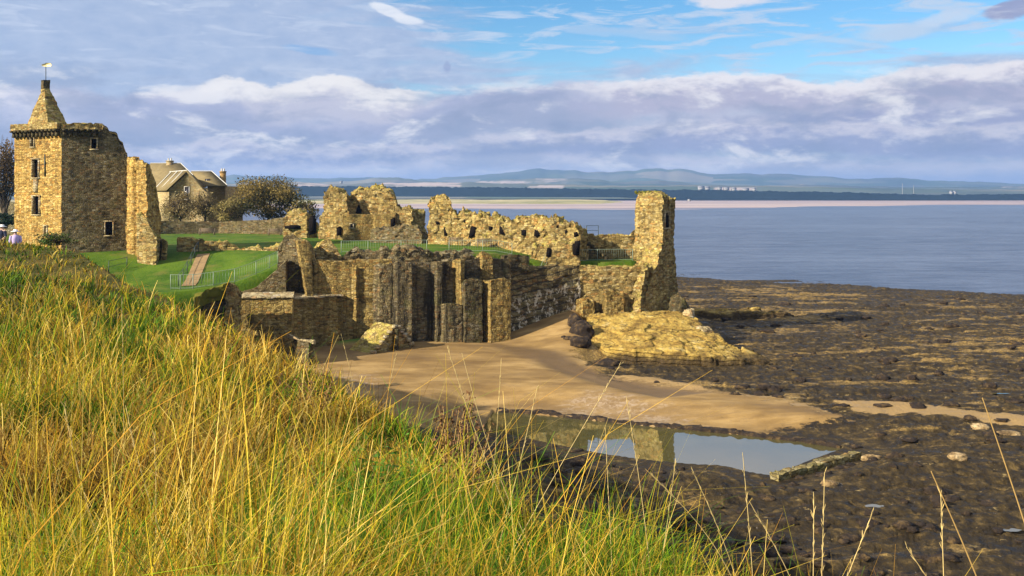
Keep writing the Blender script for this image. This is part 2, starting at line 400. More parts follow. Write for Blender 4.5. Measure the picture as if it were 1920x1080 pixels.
M_GREY = stone('stone_greybrown', (0.279, 0.225, 0.112), (0.171, 0.132, 0.060), (0.066, 0.051, 0.024), .4, .25, 2.6, moss=.2)
M_CUR = stone('stone_curtain', (.33, .26, .125), (.20, .152, .068), (.060, .048, .026), .5, .95, 2.7, moss=.3)
M_WARM = stone('stone_warm', (0.433, 0.314, 0.101), (0.307, 0.210, 0.063), (0.098, 0.070, 0.025), .3, .45, 2.5)
M_DARK = stone('stone_dark', (0.182, 0.146, 0.072), (0.109, 0.087, 0.039), (0.044, 0.037, 0.020), .4, .5, 2.6, moss=.3)
M_LAYER = stone('stone_layered', (0.310, 0.241, 0.105), (0.186, 0.136, 0.053), (0.054, 0.042, 0.021), .4, .4, 1.7, moss=.25)
M_COPE = stone('stone_coping', (.60, .50, .28), (.46, .36, .18), (.2, .15, .08), .2, .1, 2.0)
M_SHADE = flat('painted_interior_shade', (.010, .008, .007), .95, .02)  # near-black paint for the shade inside openings
M_MET = flat('galvanised_metal', (.42, .45, .43), .45, .4)
M_DMET = flat('dark_painted_metal', (.03, .045, .035), .5, .3)
M_WOOD = flat('weathered_wood', (.16, .12, .08), .85, .1)
M_BARK = flat('bark', (.09, .07, .05), .95, .05)

# ------------------------------------------------------------------ setting: sea and sea bed
m, t = mat('sea_water'); g = t.n('ShaderNodeNewGeometry').outputs['Position']
gs = t.vm('MULTIPLY', g, (.35, 1.0, 1.0))
big = t.noise(t.vm('MULTIPLY', g, (.004, .014, 1)), 1.0, 5, .6)
mid_ = t.noise(t.vm('MULTIPLY', g, (.03, .10, 1)), 1.0, 4, .6)
wv = t.m('ADD', t.m('MULTIPLY', t.noise(gs, .55, 5, .65), 1.0), t.m('MULTIPLY', t.noise(gs, .10, 3, .5), 1.6))
rip = t.noise(t.vm('MULTIPLY', g, (.10, .42, 1)), 1.0, 4, .7)
wcol = t.mix(t.ss(t.m('ADD', t.m('MULTIPLY', t.m('ADD', big, mid_), .35), t.m('MULTIPLY', rip, .5)), .40, .78), (.018, .034, .075), (.12, .15, .215))  # light and dark of the ripples painted into the water colour
b = t.n('ShaderNodeBump', {'Height': wv, 'Strength': 1.0, 'Distance': 1.1})
p = t.n('ShaderNodeBsdfPrincipled', {'Base Color': wcol, 'Roughness': .3, 'IOR': 1.33, 'Normal': b.outputs[0], 'Specular IOR Level': .5})
o = t.n('ShaderNodeOutputMaterial'); t.t.links.new(p.outputs[0], o.inputs[0]); M_SEA = m
mb = MB(); xs = np.linspace(-7000, 7000, 41); ys = np.concatenate([[-60, 60], np.linspace(140, 2600, 30), [9200]])
XX, YY = np.meshgrid(xs, ys); mb.grid(np.stack([XX, YY, 0 * XX], -1)); tag(mb.build('sea', M_SEA, base=(0, 0, 0)), kind='structure')
mb = MB(); mb.grid(np.stack([XX, YY, 0 * XX - 4], -1)); tag(mb.build('seabed_ground', flat('seabed_sand', (.2, .16, .1), .9, sc_=.01), base=(0, 0, 0)), kind='structure')

# ------------------------------------------------------------------ far shore: sand flats, dunes, forest, hills
PX = np.arange(-500, 2500, 6.0)
def far_grid(Ys, zf):
    Yc = np.asarray(Ys, float)[:, None]; X_ = (PX[None] - 960) / F * Yc
    return np.stack([X_, Yc + 0 * X_, zf(PX[None] + 0 * Yc, Yc + 0 * X_, X_)], -1)
m, t = mat('far_sand'); g = t.n('ShaderNodeNewGeometry').outputs['Position']
n1 = t.noise(t.vm('MULTIPLY', g, (.002, .012, 1)), 1, 5, .6); n2 = t.noise(t.vm('MULTIPLY', g, (.02, .06, 1)), 1, 4, .6)
sc1 = t.mix(t.ss(n1, .38, .62), (.30, .215, .20), (.47, .36, .30)); sc1 = t.mix(t.ss(n2, .5, .7, 0, .5), sc1, (.24, .20, .21))
M_FSAND = finish(m, t, sc1, .55, spec=.3)
def z_sand(px, Y, x):
    near = np.interp(px, [-500, 900, 1160, 1400, 1700, 1920, 2500], [930, 930, 880, 1000, 1250, 1350, 1400])
    return .28 * np.clip((Y - near) / 350, -1.2, 1) + .22 * (fbm(x / 160, Y / 45, None, 4, 3) - .5)
mb = MB(); mb.grid(far_grid(np.concatenate([np.linspace(780, 1500, 50), np.linspace(1530, 2300, 20)]), z_sand))
tag(mb.build('sand_flats', M_FSAND, base=(0, 0, 0)), kind='structure')
m, t = mat('dune_grass'); g = t.n('ShaderNodeNewGeometry').outputs['Position']
n1 = t.noise(t.vm('MULTIPLY', g, (.004, .02, .5)), 1, 6, .65)
M_DUNE = finish(m, t, t.ramp(n1, [(.36, (.17, .17, .07)), (.48, (.30, .27, .10)), (.58, (.56, .46, .26)), (.66, (.22, .22, .10))]), .95, spec=.05)
def z_dune(px, Y, x):
    wd = np.interp(px, [-500, 1000, 1130, 1180, 1260, 2500], [1, 1, .8, .1, 0, 0])
    return -1.2 + (2.0 + 4.5 * np.exp(-((Y - 1850) / 130) ** 2) + 3.0 * (fbm(x / 60, Y / 60, None, 4, 9) - .5)) * wd * sstep(Y, 1330, 1480)
mb = MB(); mb.grid(far_grid(np.linspace(1320, 2050, 36), z_dune)); tag(mb.build('dune_land', M_DUNE, base=(0, 0, 0)), kind='structure')

m, t = mat('far_forest'); g = t.n('ShaderNodeNewGeometry').outputs['Position']
n1 = t.noise(g, .012, 5, .6)
M_FOREST = finish(m, t, t.mix(n1, (.005, .010, .012), (.012, .022, .022)), 1, spec=0)
FT = ([-500, 430, 560, 740, 900, 1160, 1300, 1420, 1600, 1690, 1720, 1920, 2500], [350, 352, 350, 351, 352, 356, 357, 359, 362, 365, 366, 365, 365])
FB = ([-500, 430, 740, 1160, 1260, 1690, 1920, 2500], [366, 366, 366, 368, 372, 373.5, 373, 373])
def z_for(px, Y, x):
    zt = zpy(np.interp(px, *FT), 2350.0); zb = zpy(np.interp(px, *FB), 2300.0)
    k = sstep(Y, 2296, 2312)
    return zb - 3 + (zt - zb + 3) * k + 4.5 * k * (fbm(x / 9, Y / 9, None, 3, 6) - .5) * 2
mb = MB(); PX0 = PX; PX = np.arange(-500, 2500, 2.5)
mb.grid(far_grid([2295, 2300, 2304, 2308, 2312, 2330, 2360, 2400, 2500, 2600], z_for)); PX = PX0
tag(mb.build('far_forest', M_FOREST, base=(0, 0, 0)), 'dark conifer forest in one band along the far shore', 'forest', kind='stuff')

m, t = mat('hill_fields'); g = t.n('ShaderNodeNewGeometry').outputs['Position']
gw = t.vm('MULTIPLY', g, (.0016, .0035, .006))
vo = t.n('ShaderNodeTexVoronoi', {'Vector': gw, 'Scale': 1.6}); vs = t.n('ShaderNodeSeparateColor', {0: vo.outputs['Color']})
n1 = t.noise(g, .0016, 5, .6)
hc = t.ramp(vs.outputs[0], [(.0, (.07, .10, .07)), (.35, (.11, .14, .09)), (.6, (.15, .15, .12)), (.8, (.10, .13, .10)), (.95, (.22, .20, .15))])
hc = t.mix(t.ss(n1, .45, .62, 0, .7), hc, (.06, .08, .08))
at = t.n('ShaderNodeVertexColor', layer_name='Col')
hc = t.mix(t.m('MULTIPLY', t.n('ShaderNodeSeparateColor', {0: at.outputs[0]}).outputs[0], t.ss(t.noise(t.vm('MULTIPLY', g, (.004, .004, .03)), 1, 4, .6), .36, .48)), hc, (.40, .33, .29))
M_HILL = finish(m, t, hc, 1, spec=0)
L1 = ([-500, 430, 520, 600, 700, 780, 850, 930, 985, 1010, 1040, 1070, 1100, 1150, 1200, 1240, 1280, 1340, 1420, 1480, 1540, 1600, 1680, 1740, 1800, 1860, 1920, 2100, 2500],
      [332, 330, 331, 335, 334, 337, 333, 328, 321, 318, 320, 322, 323, 321, 317, 316, 320, 327, 328, 329, 331, 336, 334, 338, 341, 342, 347, 350, 350])
L2 = ([-500, 430, 600, 660, 700, 730, 780, 860, 920, 1000, 1100, 1160, 1250, 1300, 1400, 1500, 1600, 1700, 1900, 2500],
      [346, 345, 343, 340, 335, 333, 339, 345, 338, 334, 336, 341, 340, 346, 351, 347, 350, 352, 351, 352])
L3 = ([-500, 430, 560, 640, 720, 860, 1000, 1160, 1300, 1440, 1600, 1920, 2500], [348, 346, 342, 347, 343, 343, 346, 350, 349, 350, 354, 357, 357])
def z_hill(px, Y, x):
    o = 0 * x
    for (cx, cy), Yk, wd in ((L1, 6600., 800.), (L2, 4700., 500.), (L3, 3300., 330.)):
        crest = zpy(np.interp(px, cx, cy), Yk)
        crest = crest + .06 * crest * (fbm(px / 22, Y * 0, None, 4, int(Yk)) - .5) * 2
        o = np.maximum(o, crest * np.exp(-((Y - Yk) / wd) ** 2) * (1 + .12 * (fbm(x / 400, Y / 400, None, 3, 4) - .5)))
    return o + 3
Ys = np.unique(np.concatenate([np.linspace(2600, 3700, 26), np.linspace(3700, 5600, 30), np.linspace(5600, 8200, 30)]))
P = far_grid(Ys, z_hill)
ppy = HZ + (H - P[..., 2]) * F / P[..., 1]; ppx = 960 + F * P[..., 0] / P[..., 1]
fm = np.zeros(ppx.shape)
for (a, b_, y0, y1, Yl, Yh) in ((715, 865, 342, 350, 2900, 3400), (555, 630, 341, 349, 2900, 3400), (1005, 1065, 335, 344, 4200, 4800), (990, 1060, 348, 352, 2900, 3400), (1340, 1420, 351, 356, 2800, 3400), (1880, 1960, 347, 352, 4200, 4800), (880, 1000, 340, 344, 4200, 4800), (1500, 1600, 340, 346, 4200, 4800)):
    fm = np.maximum(fm, ((ppx > a) & (ppx < b_) & (ppy > y0) & (ppy < y1) & (P[..., 1] > Yl) & (P[..., 1] < Yh)) * 1.0)
mb = MB(); mb.grid(P, col=np.stack([fm, fm, fm], -1)); tag(mb.build('hills', M_HILL, base=(0, 0, 0), smooth=True), kind='structure')
M_WHITE = flat('white_render', (.30, .295, .28), .8, .2)
M_SLATE = flat('far_slate', (.2, .2, .22), .8)
def far_house(px, py, Y, wpx, hpx, label):
    c_ = W(px, py, Y); wd, hh = wpx * Y / F, hpx * Y / F
    e = thing('far_house', (c_[0], c_[1], c_[2] - hh), label, 'house', 'pale houses of the far shore town')
    mb = MB(); mb.box((c_[0], Y, c_[2] - hh * .6), (wd, 12, hh * .9)); mb.build('wall', M_WHITE, e)
    mb = MB(); x0, x1, zr = c_[0] - wd * .54, c_[0] + wd * .54, c_[2] - hh * .16
    mb.add([[x0, Y - 7, zr], [x1, Y - 7, zr], [x1, Y + 7, zr], [x0, Y + 7, zr], [x0, Y, zr + hh * .4], [x1, Y, zr + hh * .4]], [np.array([[0, 1, 5, 4], [2, 3, 4, 5], [3, 2, 1, 0]]), np.array([[1, 2, 5], [3, 0, 4]])])
    mb.build('roof', M_SLATE, e)
for (px, py, wp, hp, lb) in ((1314, 350, 10, 6, 'long white block at the left end of the far shore town'), (1326, 351, 9, 5.5, 'white block second from the left in the far shore town'),
        (1349, 351.5, 7, 4.5, 'small white house left of the gap in the far town'), (1362, 352, 9, 4.5, 'white house right of the gap in the far town'),
        (1376, 352.5, 8, 5, 'white house in the middle of the far shore town'), (1398, 353.5, 11, 4, 'low white building beside the right end of the far town'),
        (1414, 353, 6, 5, 'rightmost white house of the far shore town'), (1783, 359, 4, 5, 'left one of two white houses above the far trees'), (1790, 359, 4, 5, 'right one of two white houses above the far trees'),
        (598, 356, 6, 4, 'lone white farmhouse on the far shore left of the ruins'), (640, 340, 4, 4, 'white farm on the far hillside above the central ruin'), (1292, 374, 4, 3, 'tiny white hut on the far sand right of the sea tower')):
    far_house(px, py, 2600 if py < 370 else 1600, wp, hp, lb)
for (px, y0, y1, lb) in ((1692, 344, 361, 'taller pale mast on the far shore'), (1713, 348, 361, 'shorter pale mast on the far shore')):
    mb = MB(); a, b_ = W(px, y0, 2620), W(px, y1 + 6, 2620); mb.tube([b_, a], [.8, .45], 8); mb.box((a[0], a[1], a[2] - 1), (1.6, 1.6, 1.6))
    tag(mb.build('mast', M_WHITE), lb, 'mast')

# ------------------------------------------------------------------ foreshore heightfield
def in_poly(x, y, poly):
    ins = np.zeros(x.shape, bool); d = np.full(x.shape, 1e9); n = len(poly)
    for i in range(n):
        (ax, ay), (bx, by) = poly[i], poly[(i + 1) % n]
        cnd = ((ay > y) != (by > y)) & (x < (bx - ax) * (y - ay) / (by - ay + 1e-12) + ax); ins ^= cnd
        t_ = np.clip(((x - ax) * (bx - ax) + (y - ay) * (by - ay)) / ((bx - ax) ** 2 + (by - ay) ** 2 + 1e-9), 0, 1)
        d = np.minimum(d, np.hypot(x - ax - t_ * (bx - ax), y - ay - t_ * (by - ay)))
    return np.where(ins, d, -d)              # positive inside
def gp(pts, z): return [tuple(G(px, py, z)) for px, py in pts]
SAND = gp([(480, 640), (700, 630), (920, 640), (960, 640), (1000, 632), (1020, 645), (1075, 668), (1150, 700), (1300, 720), (1420, 736), (1480, 742), (1530, 757), (1600, 773), (1520, 776), (1440, 784), (1360, 797), (1260, 792), (1150, 786), (1000, 772), (880, 775), (760, 800), (600, 800), (450, 760)], 1.1)
RAMP = [tuple(W(px, py, Y)[:2]) for px, py, Y in ((905, 655, 76), (952, 622, 79.5), (1096, 572, 86.5), (1094, 600, 83), (1082, 628, 79), (1100, 665, 74), (1010, 690, 70), (930, 665, 74))]
CHAN = gp([(905, 652), (960, 662), (1040, 672), (1100, 690), (1200, 712), (1330, 728), (1240, 738), (1120, 716), (1020, 690), (940, 668)], 1.0)
STRK = gp([(1560, 750), (1680, 752), (1800, 768), (2000, 790), (2200, 800), (2200, 815), (1900, 795), (1700, 776), (1600, 772)], .7)
STRK2 = gp([(1140, 698), (1230, 702), (1350, 728), (1480, 742), (1560, 765), (1470, 768), (1330, 752), (1200, 722)], 1.0)
PEB = gp([(1000, 760), (1040, 735), (1130, 728), (1230, 740), (1330, 775), (1380, 798), (1250, 792), (1100, 782)], .9)
PEB2 = gp([(590, 700), (640, 690), (720, 695), (740, 715), (690, 745), (600, 760)], 1.3)
GRSV = [tuple(W(px, py, Y)[:2]) for px, py, Y in ((628, 648, 74), (715, 612, 77), (735, 625, 77.2), (690, 640, 75), (640, 655, 73.6))]
POOLZ = .05
POOL = gp([(925, 772), (1010, 778), (1150, 793), (1285, 806), (1390, 816), (1500, 829), (1583, 841), (1520, 864), (1445, 893), (1405, 888), (1360, 876), (1300, 872), (1240, 868), (1140, 855), (1040, 835), (960, 818), (900, 812)], POOLZ)
EDGE = [(-60, 300), (-20, 240), (12, 175), (29, 158), (42, 149), (56, 137), (70, 124), (95, 104), (130, 84), (180, 60), (180, 0), (-60, 0)]
ROCKS = gp([(1088, 655), (1090, 625), (1200, 590), (1290, 570), (1345, 600), (1440, 660), (1380, 682), (1150, 690)], 1.0)
def fore_z(x, Y):
    ds = in_poly(x, Y, EDGE); dsand = in_poly(x, Y, SAND); dr = in_poly(x, Y, RAMP); dp = in_poly(x, Y, POOL); dst = np.maximum(in_poly(x, Y, STRK), in_poly(x, Y, STRK2))
    e = ds + 9 * (fbm(x / 16, Y / 6, None, 4, 2) - .5) * 2
    shelf = .55 * np.clip(e / 26, -2.5, 1)
    ca, sa = math.cos(.16), math.sin(.16); xr, yr = x * ca + Y * sa, -x * sa + Y * ca
    rid = 1 - np.abs(2 * fbm(xr / 13, yr / 3.6, None, 4, 5) - 1) * 2
    rock = .50 * (fbm(xr / 15, yr / 3.4, None, 6, 8, .62) - .5) * 2 + .32 * np.clip(rid, 0, 1) + .16 * (fbm(x / 1.6, Y / .6, None, 4, 15, .65) - .5) + .16 * (vn(x / .35, Y / .3, None, 21) - .5)
    b1, q1, ux, uy = cells(xr / 4.2 + .5 * fbm(x / 3, Y / 3, None, 2, 30), yr / .75, 33); b2, q2, _u, _v = cells(xr / .8, yr / .45, 36)
    rock = .8 * rock + .15 * (b1 - .5) + .12 * uy * b1 - .07 * (q1 < .06) + .06 * (b2 - .5) * (b1 > .35)
    z = shelf + rock * np.clip(e / 8 + .6, .25, 1)
    lvl = .9 + .75 * sstep(Y, 58, 76) + .03 * (fbm(x / 2.5, Y / 1.2, None, 3, 3) - .5)
    k = sstep(dsand + 1.6 * (fbm(x / 1.8, Y / .9, None, 4, 88) - .5), -1.6, 1.8); z = z * (1 - k) + lvl * k
    k = sstep(dst, -.8, .8) * .8; z = z * (1 - k) + (.72 + .25 * sstep(Y, 50, 66) + .16 * (fbm(x / 2, Y, None, 3, 4) - .5)) * k
    k = sstep(in_poly(x, Y, CHAN), -1.2, .8); z = z - .28 * k
    rz = 1.55 + 2.3 * sstep((x - 0) * .5 + (Y - 76) * .5, -1.0, 7.6)
    k = sstep(dr, -3.0, 1.2); z = z * (1 - k) + rz * k
    kr = sstep(dp, -5.0, -.6); z = z * (1 - kr) + np.maximum(z, POOLZ + .16 + .12 * (fbm(x / 1.5, Y / 1.5, None, 3, 77) - .3)) * kr
    k = sstep(dp, -4.5, -1.2); z = z * (1 - k) + (POOLZ + .10 + .10 * (fbm(x / .8, Y / .5, None, 4, 78) - .35)) * k
    k = sstep(dp, -1.4, .1); z = z * (1 - k) + np.minimum(z, POOLZ + .14 - .75 * sstep(dp, -.15, .35)) * k
    k = sstep(in_poly(x, Y, GRSV), -.8, .4); z = z + .5 * k
    return z, dict(sand=np.maximum(sstep(dsand, -1.4, 1.8), sstep(dr, -.6, .3)), peb=np.maximum(sstep(in_poly(x, Y, PEB), -3, 2.5) * .62, sstep(in_poly(x, Y, PEB2), -2, 2) * .55),
                   wet=sstep(in_poly(x, Y, CHAN), -.8, .6), st=sstep(dst, -.7, .7), gr=sstep(in_poly(x, Y, GRSV), -.3, .3))
pxs = np.arange(250, 2260, 2.4); pys = np.concatenate([np.arange(440, 500, 1.6), np.arange(500, 700, 1.0), np.arange(700, 1000, 1.5), np.arange(1000, 1900, 6.0)])
Yg = (H - .6) * F / (pys - HZ)
YY = Yg[:, None] + 0 * pxs[None]; XX = (pxs[None] - 960) / F * YY
ZZ, MK = fore_z(XX, YY)
m, t = mat('foreshore'); g = t.n('ShaderNodeNewGeometry').outputs['Position']
at = t.n('ShaderNodeVertexColor', layer_name='Col'); sp = t.n('ShaderNodeSeparateColor', {0: at.outputs[0]})
at2 = t.n('ShaderNodeAttribute', attribute_name='Mask2'); sp2 = t.n('ShaderNodeSeparateColor', {0: at2.outputs['Color']})
gz = t.n('ShaderNodeSeparateXYZ', {0: g}).outputs[2]
nA = t.noise(t.vm('MULTIPLY', g, (.10, .42, 1)), 1, 7, .66); nB = t.noise(g, 1.6, 6, .68); nC = t.noise(g, 7, 5, .7)
nD = t.noise(t.vm('MULTIPLY', g, (.7, 2.2, 1)), 1, 6, .72)
weed = t.ramp(nB, [(.30, (.011, .008, .004)), (.45, (.025, .017, .007)), (.55, (.050, .034, .013)), (.66, (.13, .085, .028))])
tan = t.ramp(nC, [(.3, (.07, .044, .016)), (.5, (.20, .125, .036)), (.66, (.42, .28, .085))])
dist = t.ss(t.n('ShaderNodeSeparateXYZ', {0: g}).outputs[1], 38, 85, 0.0, .05)
pm = t.m('ADD', t.m('ADD', t.m('MULTIPLY', nA, .62), t.m('MULTIPLY', nD, .30)), t.m('ADD', t.m('MULTIPLY', gz, .22), dist))
tm = t.ss(pm, .662, .735)
col = t.mix(tm, weed, tan)
lit = t.ss(t.noise(t.vm('MULTIPLY', g, (.5, .9, 1)), 2.1, 4, .75), .63, .69, 0, .8); col = t.mix(lit, col, (.30, .215, .085))
gry = t.ss(t.noise(g, 5.0, 3, .6), .70, .76, 0, .8); col = t.mix(gry, col, (.30, .27, .24))
sn = t.noise(t.vm('MULTIPLY', g, (.25, .7, 1)), 1.0, 5, .62); sf = t.noise(g, 14, 4, .7)
sand = t.ramp(sn, [(.32, (.15, .088, .030)), (.5, (.25, .155, .052)), (.66, (.36, .235, .088))])
sand = t.mix(t.ss(sf, .52, .7, 0, .4), sand, (.16, .10, .05))
sand = t.mix(t.ss(t.noise(t.vm('MULTIPLY', g, (.5, 2.2, 1)), 1.3, 5, .65, .8), .54, .66, 0, .35), sand, (.17, .115, .06))
sand = t.mix(t.ss(t.noise(t.vm('MULTIPLY', g, (.10, .22, 1)), 1, 5, .6, .6), .48, .64, 0, .6), sand, (.16, .10, .042))
sand = t.mix(t.ss(t.noise(g, 2.6, 6, .75), .62, .70, 0, .55), sand, (.07, .048, .025))
pv = t.n('ShaderNodeTexVoronoi', {'Vector': g, 'Scale': 5.0}); ps = t.n('ShaderNodeSeparateColor', {0: pv.outputs['Color']})
peb = t.ramp(ps.outputs[0], [(0, (.19, .125, .065)), (.5, (.27, .19, .105)), (1, (.34, .26, .18))])
sand = t.mix(t.m('MULTIPLY', t.ss(t.m('ADD', sp.outputs[1], t.m('MULTIPLY', t.m('SUBTRACT', nD, .5), 1.6)), .35, .75), .8), sand, peb)
wetc = t.mix(nB, (.085, .055, .026), (.16, .10, .045))
sand = t.mix(t.m('MULTIPLY', sp.outputs[2], .85), sand, wetc)
sm = t.ss(t.m('ADD', sp.outputs[0], t.m('ADD', t.m('MULTIPLY', t.m('SUBTRACT', nB, .5), 1.5), t.m('MULTIPLY', t.m('SUBTRACT', nD, .5), 1.6))), .40, .60)
col = t.mix(sm, col, sand)
s2 = t.ss(t.m('ADD', sp2.outputs[0], t.m('MULTIPLY', t.m('SUBTRACT', nD, .5), 2.2)), .45, .66)
col = t.mix(t.m('MULTIPLY', s2, t.m('SUBTRACT', 1.0, sm)), col, t.mix(nB, (.22, .135, .05), (.42, .28, .11)))
col = t.mix(sp2.outputs[1], col, t.mix(nC, (.05, .11, .012), (.12, .22, .03)))
bmp = t.m('ADD', t.m('MULTIPLY', nB, t.m('SUBTRACT', 1.05, sm)), t.m('MULTIPLY', nC, t.m('SUBTRACT', .75, t.m('MULTIPLY', sm, .55))))
rgh = t.mix(t.m('MULTIPLY', sp.outputs[2], .7), t.mix(t.m('MULTIPLY', t.ss(nB, .55, .35), t.m('SUBTRACT', 1.0, sm)), (.9, .9, .9), (.42, .42, .42)), (.35, .35, .35))
M_FORE = finish(m, t, col, rgh, bmp, .75, .14, .2)
mb = MB(); mb.grid(np.stack([XX, YY, ZZ], -1), flip=True, col=np.stack([MK['sand'], MK['peb'], MK['wet']], -1))
o = mb.build('foreshore', M_FORE, base=(0, 0, 0), smooth=True); tag(o, kind='structure')
ca = o.data.color_attributes.new('Mask2', 'FLOAT_COLOR', 'POINT')
ca.data.foreach_set('color', np.stack([MK['st'], MK['gr'], 0 * ZZ, 0 * ZZ + 1], -1).astype(np.float32).ravel())
def gz_at(x, y): return float(fore_z(np.array([float(x)]), np.array([float(y)]))[0][0])

# water lying in the old pool and in small puddles
def water_mat(name, col, rough, bumps):
    m, t = mat(name); g = t.n('ShaderNodeNewGeometry').outputs['Position']
    b = t.n('ShaderNodeBump', {'Height': t.noise(t.vm('MULTIPLY', g, (1.2, .5, 1)), 2.2, 3, .5), 'Strength': bumps, 'Distance': .02})
    p = t.n('ShaderNodeBsdfPrincipled', {'Base Color': col, 'Roughness': rough, 'IOR': 2.3, 'Specular IOR Level': .9, 'Normal': b.outputs[0]})
    o = t.n('ShaderNodeOutputMaterial'); t.t.links.new(p.outputs[0], o.inputs[0]); return m
M_POOL = water_mat('pool_water', (.085, .075, .026), .02, .07)
pc = np.array(POOL); big = pc.mean(0) + (pc - pc.mean(0)) * 1.06
mb = MB(); mb.add(np.c_[big, np.full(len(big), POOLZ)], [np.arange(len(big))[None, ::-1]]); tag(mb.build('pool_water', M_POOL, base=(0, 0, 0)), kind='structure')
def puddle(px, py, rx, ry, z):
    c_ = G(px, py, z); th = np.linspace(0, 2 * math.pi, 25)[:-1]
    rr = .7 + .6 * fbm(np.cos(th) * 2 + px, np.sin(th) * 2 + py, None, 2, 3)
    z = gz_at(*c_) + .02
    mb = MB(); mb.add(np.c_[c_[0] + rx * rr * np.cos(th), c_[1] + ry * rr * np.sin(th), 0 * th + z], [np.arange(24)[None]]); tag(mb.build('puddle_water', M_POOL, base=(0, 0, 0)), kind='structure')
for a in ((1640, 950, .42, .22, .5), (1895, 998, .40, .20, .5), (1310, 796, 1.5, .40, .85), (1870, 740, .9, .22, .5)): puddle(*a)

# ------------------------------------------------------------------ castle ground (lawns and the ditch)
FRONT = [(-200, 62), (-60, 66), (-27, 71.2), (-23.5, 73.6), (-20, 76.6), (-16.5, 77.8), (-13, 78.9), (-9.5, 79.6), (-4, 80.4), (0, 82.0), (1, 83.6), (6, 84.6), (9, 84.6), (11.5, 85.2), (13, 88)]
CG = FRONT + [(14.5, 92.5), (9, 94), (4, 100), (-6, 112), (-14, 124), (-30, 141), (-60, 172), (-140, 262), (-240, 262), (-240, 62)]
def castle_z(x, Y):
    lv = np.interp(x, [-60, -45, -38, -34, -26, -22.8, -20, -18.5, -17], [8.2, 7.6, 6.9, 6.2, 6.4, 6.8, 7.9, 8.6, 8.7])
    px_ = np.where(Y < 93, np.interp(x, [-1.5, 3.5], [0, .95]), 0)
    yb = np.interp(x, [-40, -30, -20, -17], [90, 89, 86, 80])
    z = lv + (8.7 - lv) * sstep(Y, 75.5, yb) - px_
    z = z + .06 * (fbm(x / 6, Y / 6, None, 3, 2) - .5) + .012 * np.clip(Y - 130, 0, 60)
    d = in_poly(x, Y, CG)
    return np.where(d > 0, z, z + np.where(x > -16.3, 22, np.where(x > -24, 2.6, 2.5)) * d)
m, t = mat('lawn'); g = t.n('ShaderNodeNewGeometry').outputs['Position']
n1 = t.noise(g, .35, 5, .6); n2 = t.noise(g, 5, 4, .7)
lc = t.mix(t.ss(n1, .35, .65), (.034, .085, .006), (.085, .145, .010)); lc = t.mix(t.ss(n2, .45, .7, 0, .5), lc, (.13, .17, .018))
lc = t.mix(t.ss(t.noise(g, .30, 5, .65), .52, .66, 0, .65), lc, (.15, .14, .03))
M_LAWN = finish(m, t, lc, .95, n2, .8, .12, .1)
xs = np.arange(-150, 17, .45); ys = np.concatenate([np.arange(58, 100, .35), np.arange(100, 262, 2.5)])
XX, YY = np.meshgrid(xs, ys); mb = MB(); mb.grid(np.stack([XX, YY, castle_z(XX, YY)], -1)); tag(mb.build('lawn', M_LAWN, base=(0, 0, 0), smooth=True), kind='structure')
def cz(x, y): return float(castle_z(np.array([float(x)]), np.array([float(y)]))[0])
def XY(px, Y): return np.array([(px - 960) / F * Y, Y])
def on_line(px, P, u):
    k = (px - 960) / F; s = (k * P[1] - P[0]) / (u[0] - k * u[1]); return np.array([P[0] + u[0] * s, P[1] + u[1] * s])
# worn path laid up the bank
def strip(a, b, wd, up, n=24):
    a, b = np.asarray(a), np.asarray(b); d = (b - a) / np.linalg.norm(b - a); q = np.array([-d[1], d[0]])
    tt = np.linspace(0, 1, n)[:, None, None]; ss_ = np.linspace(-1, 1, 5)[None, :, None]
    pl = a + (b - a) * tt + q * ss_ * wd / 2; z = castle_z(pl[..., 0], pl[..., 1]) + up
    return np.concatenate([pl, z[..., None]], -1)
M_PATH = flat('worn_path_earth', (.27, .18, .085), .95, .05, var=.45, sc_=2.5)
mb = MB(); mb.grid(strip(XY(353, 76.0), XY(382, 85.8), 1.15, .05)); tag(mb.build('path', M_PATH, base=(0, 0, 0)), kind='structure')

# ------------------------------------------------------------------ square tower with a stone spire
def frame_window(parent, p0, p1, py0, py1, jam=.16, deep=.30, arch=False, name='window', m=None):
    """stone surround with a near-black panel behind it painting the interior shade; p0, p1 on the wall face"""
    p0, p1 = np.asarray(p0), np.asarray(p1); Yc = (p0[1] + p1[1]) / 2; z1, z0 = zpy(py0, Yc), zpy(py1, Yc)
    d = p1 - p0; L = np.linalg.norm(d); d /= L; nrm = np.array([d[1], -d[0]]); rz = math.atan2(d[1], d[0]); c_ = (p0 + p1) / 2
    mb = MB(); pr = .06
    for sgn in (-1, 1):
        q = c_ + d * sgn * (L / 2 + jam / 2) + nrm * (pr - .2); mb.box((q[0], q[1], (z0 + z1) / 2), (jam, .4 + pr, z1 - z0), rz)
    for z, wd in ((z1 + jam / 2, L + 2 * jam + .1), (z0 - jam / 2, L + 2 * jam + .16)):
        q = c_ + nrm * (pr - .2); mb.box((q[0], q[1], z), (wd, .4 + pr + .02, jam), rz)
    if arch:
        for sgn in (-1, 1):
            q = c_ + d * sgn * (L / 2 - L * .12) + nrm * (pr - .22); mb.box((q[0], q[1], z1 - L * .1), (L * .26, .36, L * .22), rz)
    w_ = mb.build(name, m or M_COPE, parent)
    mb = MB(); q = c_ - nrm * deep; mb.box((q[0], q[1], (z0 + z1) / 2), (L + .3, .04, z1 - z0 + .3), rz); mb.build('opening_shade', M_SHADE, w_)
C_ = XY(115, 86.0); uR = np.array([math.cos(R(22)), math.sin(R(22))]); uL = np.array([-math.cos(R(28)), math.sin(R(28))])
R_ = on_line(240, C_, uR); L_ = on_line(27, C_, uL); B_ = L_ + R_ - C_
tower = thing('stone_tower', (*((L_ + R_) / 2), 7.0), 'square sandstone tower with a pyramid stone spire and gilded vane', 'tower')
